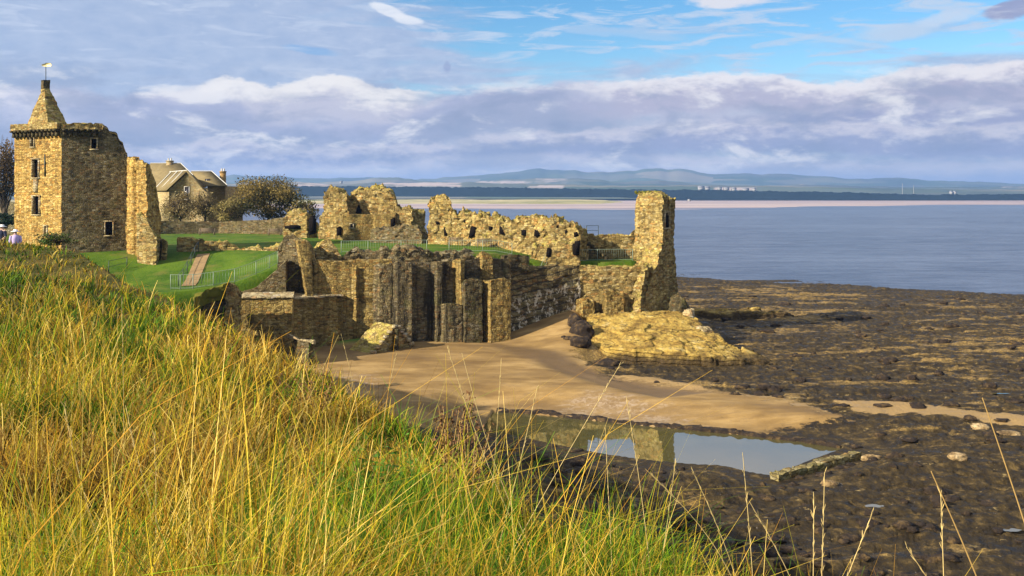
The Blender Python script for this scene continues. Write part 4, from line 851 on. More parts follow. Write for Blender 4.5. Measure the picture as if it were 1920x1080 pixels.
def outcrop(poly, zf, label, res, seed, amp=1.0, zb=-.6, edge=.4):
    A_p = np.array(poly); xs = np.arange(A_p[:, 0].min() - 1.5, A_p[:, 0].max() + 1.5, res); ys = np.arange(A_p[:, 1].min() - 1.5, A_p[:, 1].max() + 1.5, res); XX, YY = np.meshgrid(xs, ys)
    wx, wy = XX + .7 * (fbm(XX / 2, YY / 2, None, 3, seed) - .5), YY + .7 * (fbm(XX / 2, YY / 2, None, 3, seed + 9) - .5)
    i1, j1, dx, dy = cells(wx / 2.3, wy / 1.7, seed); i2, j2, ex, ey = cells(wx / .8, wy / .6, seed + 5)
    d = in_poly(XX, YY, poly) + amp * (.9 * (i1 - .5) + .5 * (i2 - .5) + .8 * (fbm(XX / 1.5, YY / 1.5, None, 4, seed) - .5))
    top = zf(XX, YY) + amp * (.42 * (i1 - .5) + .5 * dx * (i1 - .45) + .20 * (i2 - .5) + .25 * ex * (i2 - .5) - .22 * (j1 < .06) - .09 * (j2 < .07) + .30 * (fbm(XX / .5, YY / .5, None, 4, seed + 2, .65) - .5) + .5 * (fbm(XX / 3, YY / 3, None, 3, seed + 3) - .5))
    k = np.clip(d / edge, 0, 1); k = np.floor(k * 3 + .7 * fbm(XX, YY, None, 3, seed + 4)) / 3 * .7 + k * .3
    z = zb + (top - zb) * np.clip(k, 0, 1)
    mb = MB(); mb.grid(np.stack([XX, YY, z], -1)); return tag(mb.build('rock_outcrop', M_YROCK), label, 'rock')
zmain = lambda x, y: np.interp(x, [5, 6.5, 8.5, 11, 14, 16, 17.5, 19.5, 21.5], [1.0, 1.45, 1.75, 1.85, 1.75, 1.55, 1.35, 1.05, .6]) + .19 * np.clip(y - 72, -2, 8.5)
outcrop([(5.3, 77), (5.6, 74.2), (7.5, 72.2), (11, 71.0), (14.8, 70.4), (18.5, 70.6), (21.4, 71.4), (21.0, 72.9), (18.2, 75), (17.0, 78), (16.4, 82), (15, 85), (8, 85), (6.2, 80)], zmain, 'big yellow lichened rock slab sloping down to the right under the sea tower', .11, 40, .5)
outcrop([(19, 98.5), (22, 97.4), (26, 97.6), (31.5, 98.8), (30, 100.5), (24, 101.4), (19.5, 101.6)], lambda x, y: np.interp(x, [18, 22, 28, 32], [1.45, 1.3, 1.4, .8]), 'long thin yellow rock ledge on the shore right of the sea tower', .18, 70, .6)
for (px, py, Yd, rx, ry, rz, lb, mm_) in (
                (1318, 607, 77.5, .8, .6, .45, 'pale square block lying on the right shoulder of the yellow outcrop', M_COPE),
        (1292, 590, 81.5, .6, .6, 1.3, 'leaning pale slab of fallen masonry against the foot of the sea tower', M_COPE),
        (1272, 572, 83.5, .9, .8, 1.5, 'dark stub of fallen masonry at the right foot of the sea tower', M_DARK),
        (1078, 622, 78.4, .6, .6, .7, 'dark weedy boulder at the foot of the lit wall above the sand ramp', M_WROCK),
        (1092, 642, 76.5, .9, .8, .8, 'dark weedy boulder between the sand ramp and the yellow outcrop', M_WROCK),
        (1088, 668, 73.5, .9, .8, .5, 'dark weedy boulder below the left end of the yellow outcrop', M_WROCK),
        (1140, 688, 71, 1.0, .7, .45, 'dark weedy boulder in front of the yellow outcrop', M_WROCK),
        (1838, 806, 52, .5, .4, .22, 'pale rounded boulder near the right edge, left of a flat stone', M_BOULD),
        (1890, 817, 50.5, .7, .35, .14, 'flat pale stone near the right edge of the shore', M_BOULD),
        (1795, 868, 45, .42, .34, .18, 'small tan boulder on dark weed below the flat pale stone', M_BOULD),
        (1555, 897, 42.6, .4, .28, .14, 'pale stone lying below the broken pool wall', M_BOULD),
        (1632, 852, 47, .5, .3, .18, 'tan stone at the far end of the broken pool wall', M_BOULD)):
    c_ = XY(px, Yd); zg = max(gz_at(*c_), 2.2 if mm_ in (M_COPE, M_DARK) else -9)
    if mm_ is M_DARK: zg = 2.6
    mb = MB(); boulder(mb, (c_[0], c_[1], zg + rz * .35), (rx, ry, rz), seed=int(px) % 97, n=16, rough=.55); tag(mb.build('boulder', mm_), lb, 'rock')
# uncountable weedy stones strewn over the shelf
mb = MB(); k = 0
while k < 420:
    px, py = rng.uniform(900, 2150), 560 + 560 * rng.random() ** 1.2; c_ = G(px, py, .6)
    a_, b__, c3 = in_poly(np.array([c_[0]]), np.array([c_[1]]), SAND)[0], in_poly(np.array([c_[0]]), np.array([c_[1]]), POOL)[0], in_poly(np.array([c_[0]]), np.array([c_[1]]), ROCKS)[0]
    if a_ > .5 or b__ > -.5 or c3 > 0 or c_[1] < 27: continue
    r = rng.uniform(.07, .24) * (1 + c_[1] / 110); zg = gz_at(*c_)
    boulder(mb, (c_[0], c_[1], zg + .1 * r), (r * rng.uniform(1, 1.9), r, r * rng.uniform(.4, .8)), seed=k, n=7, rough=.95); k += 1
tag(mb.build('shore_stones', M_WROCK, base=(0, 0, 0)), 'scatter of weedy stones over the rock shelf', 'stones', kind='stuff')
M_POOLW = stone('pool_wall_stone', (.36, .29, .12), (.24, .19, .075), (.10, .075, .03), .3, .2, 2.4, moss=.5)
pw = thing('broken_pool_wall', (*XY(1530, 46), -.2), 'broken stone end wall of the tide pool', 'wall')
mb = MB(); pa, pb_ = G(1449, 890, .4), G(1606, 850, .4); dv = (pb_ - pa) / np.linalg.norm(pb_ - pa); qv = np.array([-dv[1], dv[0]])
zt_ = lambda x, y: .50 + .05 * (fbm(x / .9, y / .9, None, 3, 7) - .5)
block(mb, [pa - qv * .35, pb_ - qv * .35, pb_ + qv * .20, pa + qv * .20], -.7, zt_, res=.10, amp=.035, lump=.05, top=.05); mb.build('wall', M_POOLW, pw)
kz = POOLZ + .16; kp = [G(px, py - 2, kz) for px, py in ((930, 770), (1010, 775), (1150, 790), (1285, 803), (1390, 813), (1500, 826), (1578, 838))]
mb = MB(); path_wall(mb, kp, .45, -.2, lambda x, y: kz + 0 * x, res=.15, amp=.05, lump=.12, top=.08); tag(mb.build('pool_kerb', M_WROCK), 'low dark kerb along the far side of the tide pool', 'kerb')

# ------------------------------------------------------------------ fences, rails and benches
def rail_fence(label, pts, h, m, name='railing_fence', gap=.22, post=2.0, bars=True, zf=cz):
    P = [np.asarray(p, float) for p in pts]; e = thing(name, (*P[0], zf(*P[0])), label, 'fence'); br, rl = MB(), MB()
    for i in range(len(P) - 1):
        L = np.linalg.norm(P[i + 1] - P[i]); n = max(1, int(L / post))
        for k in range(n + (i == len(P) - 2)):
            q = P[i] + (P[i + 1] - P[i]) * k / n; z = zf(*q); mb = MB(); mb.box((q[0], q[1], z + h / 2 - .1), (.055, .055, h + .25)); mb.build('post', m, e)
        nn = max(2, int(L / gap)); tops = []
        for k in range(nn + 1):
            q = P[i] + (P[i + 1] - P[i]) * k / nn; z = zf(*q); tops.append((q[0], q[1], z))
            if bars: br.box((q[0], q[1], z + h / 2 + .03), (.016, .016, h - .1))
        tops = np.array(tops)
        for hh in ((h, .12) if bars else (h, h * .5)): rl.tube(tops + [0, 0, hh], .022, 5)
    rl.build('rail', m, e)
    if bars: br.build('bars', m, e)
    return e
M_PALE = flat('pale_galvanised_metal', (.20, .25, .18), .5, .3)
rail_fence('pale metal railing curving up along the lower edge of the lawn', [XY(362, 73.6), XY(400, 73.8), XY(440, 74.6), XY(480, 76.4), XY(505, 77.8), XY(521, 79.3)], 1.15, M_PALE)
rail_fence('short pale railing panel in the ditch at the foot of the path', [XY(320, 73.6), XY(338, 73.2), XY(362, 73.2)], 1.2, M_PALE)
rail_fence('pale railing on the lawn behind the pointed wall stump', [XY(640, 83), XY(690, 83.6), XY(752, 84.4), XY(800, 85)], 1.1, M_PALE)
rail_fence('pale railing on the platform in front of the long ruined wall', [XY(842, 84.8), XY(905, 84.6), XY(960, 84.2)], 1.1, M_PALE)
rail_fence('pale railing along the edge above the layered retaining wall', [XY(985, 83.4), XY(1060, 84.6), XY(1120, 86.0), XY(1186, 86.4)], 1.1, M_PALE)
rail_fence('dark green handrail beside the worn path up the bank', [XY(335, 76.2), XY(372, 86.8)], 1.0, M_DMET, 'handrail', bars=False)
rail_fence('dark handrail at the right foot of the square tower', [XY(204, 80.5), XY(238, 82.0)], 1.0, M_DMET, 'handrail', bars=False, post=1.4)
rail_fence('small dark railing on top of the upper wall by the sea tower', [XY(1100, 89.5), XY(1122, 89.5)], 1.0, M_DMET, 'railing', bars=False, post=.6, zf=lambda x, y: 10.0)
def bench(px, Yd, lb, wd=1.7):
    c_ = XY(px, Yd); z = cz(*c_); e = thing('bench', (*c_, z), lb, 'bench', 'dark wooden benches on the castle lawn')
    mb = MB()
    for k in range(3): mb.box((c_[0], c_[1] - .12 + k * .14, z + .45), (wd, .11, .04))
    mb.build('seat', M_WOOD, e); mb = MB()
    for k in range(3): mb.box((c_[0], c_[1] + .28, z + .58 + k * .13), (wd, .04, .10))
    mb.build('backrest', M_WOOD, e)
    for sx in (-1, 1):
        for dy in (-.15, .26):
            mb = MB(); mb.box((c_[0] + sx * (wd / 2 - .12), c_[1] + dy, z + (.22 if dy < 0 else .44)), (.07, .07, .46 if dy < 0 else .92)); mb.build('leg', M_WOOD, e)
bench(388, 121, 'dark bench against the boundary wall below the house', 2.2)
bench(515, 119, 'dark bench at the right end of the boundary wall', 1.8)
bench(855, 94.6, 'dark bench beside the tall stump of the long ruined wall', 1.5)
bench(908, 92.2, 'dark bench under the third beam hole of the long ruined wall', 1.6)

# ------------------------------------------------------------------ house behind the boundary wall
M_HW = stone('house_stone', (.60, .48, .24), (.48, .37, .17), (.32, .24, .11), .2, .1, 3.0, mort=.3)
M_HO = stone('house_render', (.50, .34, .13), (.42, .27, .095), (.28, .18, .07), .2, .1, 3.0, mort=.2)
M_ROOF = flat('slate_roof', (.20, .155, .075), .95, .05, var=.4, sc_=1.5)
M_LEAD = flat('pale_ridge', (.55, .53, .46), .6, .3)
M_GLASS = flat('window_glass', (.03, .025, .025), .1, .6)
hs_ = thing('house', (*XY(350, 152), 9), 'stone house with slate roofs and pale ridges behind the boundary wall', 'house')
def slab(mb, q, th=.18):
    q = np.asarray(q, float); n = np.cross(q[1] - q[0], q[3] - q[0]); n /= np.linalg.norm(n); n = n if n[2] > 0 else -n
    V = np.concatenate([q, q - n * th]); mb.add(V, [np.array([[0, 1, 2, 3], [7, 6, 5, 4], [0, 4, 5, 1], [1, 5, 6, 2], [2, 6, 7, 3], [3, 7, 4, 0]])])
def prism(mb, poly, back):
    poly = np.asarray(poly, float); n = len(poly); V = np.concatenate([poly, poly + np.asarray(back)])
    mb.add(V, [np.arange(n)[None], np.arange(n)[None, ::-1] + n, np.array([[i, (i + 1) % n, (i + 1) % n + n, i + n] for i in range(n)])])
apx, gl_, gr_ = W(352, 321, 150), W(317, 354, 150), W(391, 361, 150); bk = np.array([*(XY(318, 160) - XY(352, 150)), 0])
mb = MB(); prism(mb, [(gl_[0], 150, 8.5), (gr_[0], 150, 8.5), gr_ - (0, 0, .15), apx - (0, 0, .25), gl_ - (0, 0, .15)], bk); mb.build('gable_wall', M_HW, hs_)
ov = np.array([-.25, -.4, .0])
mb = MB(); slab(mb, [apx + (0, -.35, .1), gl_ + (-.4, -.35, -.25), gl_ + bk + (-.4, 0, -.25), apx + bk + (0, 0, .1)]); slab(mb, [apx + (0, -.35, .1), gr_ + (.4, -.35, -.25), gr_ + bk + (.4, 0, -.25), apx + bk + (0, 0, .1)]); rf = mb.build('roof', M_ROOF, hs_)
mb = MB(); mb.bar(apx + (0, -.3, .15), apx + bk + (0, 0, .15), .16)
for f_ in (.15, .45, .8):
    a = apx + bk * f_ + (-.3, 0, .12); b_ = gl_ + bk * f_ + (-.1, 0, .02); mb.bar(a, b_, .18)
mb.build('ridge', M_LEAD, rf)
ra, rb, rc_, rd = W(282, 306, 168), W(339, 306, 168), W(362, 330, 166), W(268, 352, 162)
mb = MB(); slab(mb, [ra, rb, W(385, 350, 162), rd]); slab(mb, [rb, W(362, 330, 174), W(388, 350, 172), W(385, 350, 162)]); slab(mb, [ra, rb, W(345, 345, 178), W(262, 345, 178)])
rf2 = mb.build('roof', M_ROOF, hs_); mb = MB(); mb.bar(ra, rb, .18); mb.bar(rb, W(362, 328, 164), .18); mb.build('ridge', M_LEAD, rf2)
mb = MB(); prism(mb, [W(272, 352, 163), W(383, 352, 163), (W(383, 352, 163)[0], 163, 8.5), (W(272, 352, 163)[0], 163, 8.5)], (0, 10, 0)); mb.build('rear_wall', M_HW, hs_)
qa, qb, qc, qd = W(358, 322, 158), W(397, 322, 158), W(426, 348, 153.5), W(384, 348, 153.5)
mb = MB(); slab(mb, [qa, qb, qc, qd]); slab(mb, [qb, W(399, 323, 162), W(424, 346, 166), qc]); rf3 = mb.build('roof', M_ROOF, hs_)
mb = MB(); mb.bar(qa + (0, 0, .1), qb + (0, 0, .1), .18); mb.bar(qb + (0, 0, .1), qc + (0, 0, .1), .18); mb.build('ridge', M_LEAD, rf3)
mb = MB(); mb.box(W(389, 339, 155.2), (.8, .3, .7)); mb.build('skylight', M_GLASS, rf3)
mb = MB(); prism(mb, [W(389, 349, 154), W(422.5, 349, 154), (W(422.5, 349, 154)[0], 154, 8.5), (W(389, 349, 154)[0], 154, 8.5)], (0, 10, 0)); mb.build('side_wall', M_HO, hs_)
def chimney(px, y0, y1, Yd, wp, m):
    a = W(px, y0, Yd); b_ = W(px, y1, Yd); wd = wp * Yd / F; mb = MB(); mb.box((a[0], a[1], (a[2] + b_[2]) / 2 - .4), (wd, wd, a[2] - b_[2] + .8)); mb.box((a[0], a[1], a[2]), (wd * 1.15, wd * 1.15, .2)); c_ = mb.build('chimney', m, hs_)
    for sx in (-.25, .25): mb = MB(); mb.tube([(a[0] + sx * wd, a[1], a[2]), (a[0] + sx * wd, a[1], a[2] + .55)], .14, 8); mb.build('chimney_pot', M_LEAD, c_)
chimney(318.5, 302, 312, 168, 10, M_COPE); chimney(418, 322, 350, 158, 9, M_HO)
def hwin(px0, px1, py0, py1, Yd, nv=1):
    a, b_ = W(px0, py0, Yd), W(px1, py1, Yd); cx, cz_ = (a[0] + b_[0]) / 2, (a[2] + b_[2]) / 2; wd, hh = b_[0] - a[0], a[2] - b_[2]
    mb = MB()
    for sx in (-1, 1): mb.box((cx + sx * wd / 2, Yd - .04, cz_), (.08, .10, hh + .08))
    for sz in (-1, 0, 1): mb.box((cx, Yd - .05, cz_ + sz * hh / 2), (wd + .1, .11, .07))
    f_ = mb.build('window', M_LEAD, hs_); mb = MB(); mb.box((cx, Yd + .0, cz_), (wd, .04, hh)); mb.build('pane', M_GLASS, f_)
hwin(346, 355, 350, 374, 150); hwin(289, 297, 352, 363, 163); hwin(300, 305, 354, 364, 163)

# ------------------------------------------------------------------ foliage
def leafmat(name, trans=.35, rough=.7):
    m, t = mat(name); at = t.n('ShaderNodeVertexColor', layer_name='Col').outputs[0]
    d = t.n('ShaderNodeBsdfPrincipled', {'Base Color': at, 'Roughness': rough, 'Specular IOR Level': .15}); tr = t.n('ShaderNodeBsdfTranslucent', {0: at})
    mx = t.n('ShaderNodeMixShader', {0: trans}); t.t.links.new(d.outputs[0], mx.inputs[1]); t.t.links.new(tr.outputs[0], mx.inputs[2])
    o = t.n('ShaderNodeOutputMaterial'); t.t.links.new(mx.outputs[0], o.inputs[0]); return m
M_LEAF = leafmat('foliage'); M_GRASS = leafmat('grass_blades', .32)
def leaves(mb, C, size, cols, up=0.0):
    n = len(C); a = rng.normal(size=(n, 3)); a /= np.linalg.norm(a, axis=1)[:, None]; b = np.cross(a, rng.normal(size=(n, 3))); b /= np.linalg.norm(b, axis=1)[:, None]
    s_ = (np.asarray(size) * rng.uniform(.6, 1.3, n))[:, None]; a = a * s_; b = b * s_ * .55
    V = np.stack([C - a, C + b, C + a, C - b], 1).reshape(-1, 3); i = np.arange(n) * 4
    mb.add(V, [np.stack([i, i + 1, i + 2, i + 3], 1)], np.repeat(cols, 4, 0))
def crown_pts(c_, r, n, nclump=26, fill=.45, low=False):
    D = rng.normal(size=(nclump, 3)); D /= np.linalg.norm(D, axis=1)[:, None]; D[:, 2] = D[:, 2] if low else np.abs(D[:, 2]) * .95 - .25
    K = D * rng.uniform(.45, 1.0, (nclump, 1)); id_ = rng.integers(0, nclump, n)
    Q = rng.normal(size=(n, 3)); Q /= np.linalg.norm(Q, axis=1)[:, None]; Q *= rng.random((n, 1)) ** .5 * fill
    return np.asarray(c_) + (K[id_] + Q) * np.asarray(r), id_
def pal(n, cols, id_=None, jit=.25):
    cols = np.asarray(cols); k = rng.integers(0, len(cols), n) if id_ is None else (hsh(id_.astype(float), id_ * 0., id_ * 0., 3) * len(cols)).astype(int) % len(cols)
    return np.clip(cols[k] * (1 + jit * rng.normal(size=(n, 1))), .004, .9)
def tree(name, px, Yd, py_base, py_top, wpx, cols, n, label, cat='tree', size=.16, trunk=True, bare=0, flatb=.0, zb=None):
    x, y = XY(px, Yd); z0 = zpy(py_base, Yd) if zb is None else zb; z1 = zpy(py_top, Yd); rw = wpx / 2 * Yd / F; hh = z1 - z0
    e = thing(name, (x, y, z0), label, cat)
    cz_ = z0 + hh * (.52 if not trunk else .58); r = np.array([rw, rw, hh * .46])
    mb = MB(); nb_ = 26 + bare
    top = np.array([x, y, z0 + hh * .35]); mb.tube([(x, y, z0 - .3), (x + .1, y, z0 + hh * .18), top], [.30 * hh / 8, .22 * hh / 8, .13 * hh / 8], 7)
    for k in range(nb_):
        d_ = rng.normal(size=3); d_ /= np.linalg.norm(d_); d_[2] = abs(d_[2]); tip = np.array([x, y, cz_]) + d_ * r * rng.uniform(.75, 1.08); s0 = np.array([x, y, z0 + hh * rng.uniform(.08, .34)])
        mid_ = (s0 + tip) / 2 + rng.normal(size=3) * .12 * rw; mb.tube([s0, mid_, tip], [.05 * hh / 8 + .02, .035, .012], 4)
        if bare:
            for j in range(6):
                f_ = rng.uniform(.3, 1); p = s0 + (tip - s0) * f_; mb.tube([p, p + rng.normal(size=3) * .12 * rw + (0, 0, .1 * hh)], [.025, .008], 3)
    mb.build('trunk', M_BARK, e)
    P, id_ = crown_pts((x, y, cz_), r, n, 44 if not trunk else 34, .42, not trunk); P[:, 2] = np.maximum(P[:, 2], z0 + .1)
    mb = MB(); leaves(mb, P, size, pal(n, cols, id_)); mb.build('crown' if trunk else 'foliage', M_LEAF, e); return e
OL = [(.13, .10, .03), (.20, .14, .035), (.08, .08, .025), (.25, .18, .05), (.05, .05, .02)]
tree('round_tree', 503, 140, 418, 334, 132, OL, 11000, 'big round olive brown tree right of the house', size=.17, bare=14, trunk=False)
tree('bush', 432, 136, 415, 372, 66, [(.25, .19, .06), (.17, .13, .04), (.30, .24, .08), (.10, .08, .03)], 2600, 'yellowish bush between the house and the round tree', 'bush', .16, False)
tree('bush', 572, 136, 418, 378, 60, OL, 2000, 'small low bush at the right side of the round tree', 'bush', .16, False)
tree('climbing_shrub', 338, 146, 418, 362, 66, [(.36, .27, .11), (.24, .17, .06), (.14, .10, .04), (.42, .34, .16)], 3000, 'tan twiggy shrub growing against the gable of the house', 'shrub', .15, False, bare=26)
tree('climbing_shrub', 384, 146, 418, 356, 40, [(.33, .25, .10), (.20, .15, .055), (.12, .09, .04)], 1800, 'tan twiggy shrub at the corner of the house', 'shrub', .15, False, bare=20)
BR = [(.14, .085, .035), (.10, .07, .03), (.18, .11, .04), (.06, .05, .025)]
tree('bare_tree', 8, 116, 424, 262, 74, BR, 3600, 'tall brown autumn tree behind the left side of the square tower', size=.16, bare=40)
tree('bare_tree', -70, 122, 424, 268, 90, BR, 2600, 'brown autumn tree at the far left edge', size=.18, bare=30)
tree('hedge', -10, 108, 424, 401, 90, [(.015, .03, .02), (.02, .04, .02)], 3000, 'dark clipped hedge left of the square tower', 'hedge', .14, False)
mb = MB(); block(mb, [XY(-90, 119), XY(27, 121), XY(27, 121.5), XY(-90, 119.5)], 8.4, prof([(-100, 378), (40, 378)]), res=.5, amp=.02, lump=.02, top=.02); tag(mb.build('garden_wall', M_COPE), 'pale garden wall behind the tall brown tree', 'wall')
mb = MB(); x, y = XY(1224, 87.6)
P = np.c_[x + np.clip(rng.normal(size=900) * .55 - .3, -1.5, 1.0), y + rng.normal(size=900) * .4 + .8, zpy(364, 87.6) + .25 * rng.random(900)]
leaves(mb, P, .16, pal(900, [(.22, .22, .03), (.14, .15, .025), (.30, .27, .05)])); tag(mb.build('grass_tuft', M_LEAF, tw), 'yellow green grass on the tower top')

# ------------------------------------------------------------------ grassy bank in the foreground
BY = [0, 3, 5, 7, 9, 12, 16, 20, 25, 30, 35, 40, 45, 50, 58, 70]
BX = [2.3, 1.95, 1.62, 1.18, .36, -.85, -2.6, -4.5, -7.2, -10.0, -13.3, -17.5, -21.5, -26.6, -34, -44]
BZ = [12.3, 11.75, 11.25, 10.95, 10.6, 10.38, 10.2, 10.05, 9.95, 9.85, 9.85, 10.2, 11.15, 11.3, 10.6, 9.4]
def bank_z(x, Y):
    xe = np.interp(Y, BY, BX); ze = np.interp(Y, BY, BZ); d = xe - x
    up = np.where(d > 0, .10 * np.minimum(d, 5) + .03 * np.clip(d - 5, 0, 20), 0)
    dn = np.where(d < 0, -(-d) * .55 - .22 * np.clip(-d, 0, 40) ** 1.55, 0)
    return ze + up * np.interp(Y, [0, 4, 30, 45, 60], [.4, 1, 1, .5, .2]) + dn + .22 * (fbm(x / 1.7, Y / 1.7, None, 4, 5) - .5) + .5 * (fbm(x / 6, Y / 6, None, 3, 6) - .5) * np.clip(Y / 20, .2, 1)
m, t = mat('bank_earth'); g = t.n('ShaderNodeNewGeometry').outputs['Position']; n1 = t.noise(g, .8, 5, .65); n2 = t.noise(g, 8, 4, .7)
bc = t.ramp(n1, [(.35, (.035, .04, .010)), (.5, (.075, .070, .016)), (.65, (.14, .10, .03))]); bc = t.mix(t.ss(n2, .5, .7, 0, .6), bc, (.20, .15, .05))  # dark tones paint deep shade under the grass
M_BANK = finish(m, t, bc, 1, n2, .9, .12, .05)
es = np.concatenate([-np.geomspace(60, .4, 90), np.linspace(-.3, 1, 10), np.geomspace(1.1, 26, 50)]); ys = np.concatenate([[-6, -3, -1, 0], np.geomspace(.4, 68, 150)])
YY = ys[:, None] + 0 * es[None]; XX = np.interp(np.maximum(YY, 0), BY, BX) + es[None]
mb = MB(); mb.grid(np.stack([XX, YY, bank_z(XX, np.maximum(YY, 0))], -1)); tag(mb.build('grass_bank', M_BANK, base=(0, 0, 0), smooth=True), kind='structure')

def blades(mb, base, L, wd, phi, th0, th1, c0, c1, seg=4):
    n = len(base); th = th0[:, None] + (th1 - th0)[:, None] * np.linspace(0, 1, seg + 1)[None] ** 1.3
    st = (L / seg)[:, None]; hx = np.concatenate([np.zeros((n, 1)), np.cumsum(np.sin(th[:, :-1]) * st, 1)], 1); hz = np.concatenate([np.zeros((n, 1)), np.cumsum(np.cos(th[:, :-1]) * st, 1)], 1)
    P = base[:, None] + np.stack([hx * np.cos(phi)[:, None], hx * np.sin(phi)[:, None], hz], -1)
    psi = phi + np.pi / 2 + rng.normal(size=n) * .9
    S = np.stack([np.cos(psi), np.sin(psi), 0 * psi], -1)[:, None] * (wd[:, None] * np.linspace(1, .12, seg + 1)[None] ** .8)[..., None] / 2
    V = np.stack([P - S, P + S], 2).reshape(-1, 3)
    k = (np.arange(n) * (seg + 1) * 2)[:, None] + np.arange(seg)[None] * 2; k = k.ravel()
    cc = c0[:, None] + (c1 - c0)[:, None] * np.linspace(0, 1, seg + 1)[None, :, None]
    mb.add(V, [np.stack([k, k + 1, k + 3, k + 2], 1)], np.repeat(cc.reshape(-1, 3), 2, 0))
def scatter(n, y0, y1, pl=-220, pr=2100, over=1.7):
    o = []
    while sum(len(a) for a in o) < n:
        Y = y0 * (y1 / y0) ** rng.random(n); px = rng.uniform(pl, pr, n); x = (px - 960) / F * Y + rng.normal(size=n) * .05
        if y0 < 3: x = np.where(rng.random(n) < .15, rng.uniform(-3, 3, n), x)
        k = x < np.interp(Y, BY, BX) + over * rng.random(n) ** 1.5; o.append(np.c_[x, Y][k])
    a = np.concatenate(o)[:n]; return np.c_[a, bank_z(a[:, 0], a[:, 1]) - .03]
GREEN = np.array([(.06, .16, .008), (.14, .30, .010), (.28, .42, .014), (.08, .20, .015)]); YEL = np.array([(.66, .52, .020), (.74, .56, .04), (.52, .48, .02), (.80, .60, .07)])
STR = np.array([(.86, .62, .10), (.90, .70, .20), (.74, .47, .05), (.60, .32, .03)]); BRN = np.array([(.30, .17, .04), (.44, .25, .04), (.17, .10, .03)])
def grass_layer(mb, n, y0, y1, hm, spread, mixf, wk=1.0, thm=(.15, .9)):
    B = scatter(n, y0, y1); x, y = B[:, 0], B[:, 1]
    pn = fbm(x / 1.6, y / 1.6, None, 4, 51); pm = fbm(x / 5, y / 7, None, 3, 53); ph = fbm(x / .9, y / .9, None, 3, 55)
    cx_ = hsh(np.floor(x / .22 + .6 * vn(y, x)), np.floor(y / .3), 0 * x, 91)
    u = rng.random(n) * .42 + cx_ * .30 + (pn - .5) * 1.5 + (pm - .5) * .9 + mixf
    u = u - .85 * np.exp(-((x + .75) / 1.3) ** 2 - ((y - 5.8) / 2.6) ** 2) - .14 + .20 * sstep(y, 6, 13) + .05 * np.exp(-((x + 3.2) / 1.6) ** 2 - ((y - 6) / 3) ** 2)
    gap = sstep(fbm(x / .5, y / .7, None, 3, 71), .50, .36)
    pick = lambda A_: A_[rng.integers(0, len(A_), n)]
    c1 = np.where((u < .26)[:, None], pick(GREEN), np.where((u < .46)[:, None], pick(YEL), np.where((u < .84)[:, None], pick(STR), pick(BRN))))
    c1 = c1 * rng.uniform(.45, 1.4, (n, 1)) * np.array([[1.03, .95, .85]]); c0 = c1 * .30 * np.array([[.8, 1.0, .8]])  # roots painted darker as shade low between the blades
    c1 = c1 * (1 - .62 * gap[:, None]) ; c0 = c0 * (1 - .4 * gap[:, None])  # gaps between clumps darkened in the colour as shadow
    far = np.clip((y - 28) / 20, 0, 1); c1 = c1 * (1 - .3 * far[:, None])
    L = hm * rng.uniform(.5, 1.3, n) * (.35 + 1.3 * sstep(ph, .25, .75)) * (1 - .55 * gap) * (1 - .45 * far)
    de = np.interp(y, BY, BX) - x; L = L * (.55 + .45 * sstep(de, -.4, 2.2))
    wd = np.maximum(.0042, .00092 * y) * rng.uniform(.5, 1.0, n) ** -1 * 1.2 * wk
    phi = rng.normal(size=n) * spread + np.where(rng.random(n) < .6, -.2, 2.6) + (vn(x / .6, y / .8, None, 60) - .5) * 6
    th0 = np.abs(rng.normal(size=n)) * .38 + .03; th1 = th0 + rng.uniform(thm[0], thm[1], n) * (1 + .8 * (ph - .5))
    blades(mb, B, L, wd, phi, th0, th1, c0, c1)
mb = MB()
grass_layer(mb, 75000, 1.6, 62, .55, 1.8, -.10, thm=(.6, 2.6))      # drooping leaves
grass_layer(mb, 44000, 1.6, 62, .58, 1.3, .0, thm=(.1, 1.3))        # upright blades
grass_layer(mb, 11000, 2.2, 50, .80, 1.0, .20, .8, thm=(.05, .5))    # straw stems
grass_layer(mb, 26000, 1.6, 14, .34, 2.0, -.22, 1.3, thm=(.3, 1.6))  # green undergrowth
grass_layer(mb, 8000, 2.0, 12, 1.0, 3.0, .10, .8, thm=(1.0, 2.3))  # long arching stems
tag(mb.build('bank_grass', M_GRASS, base=(0, 0, 0)), 'long yellow and green grass all over the foreground bank', 'grass', kind='stuff')
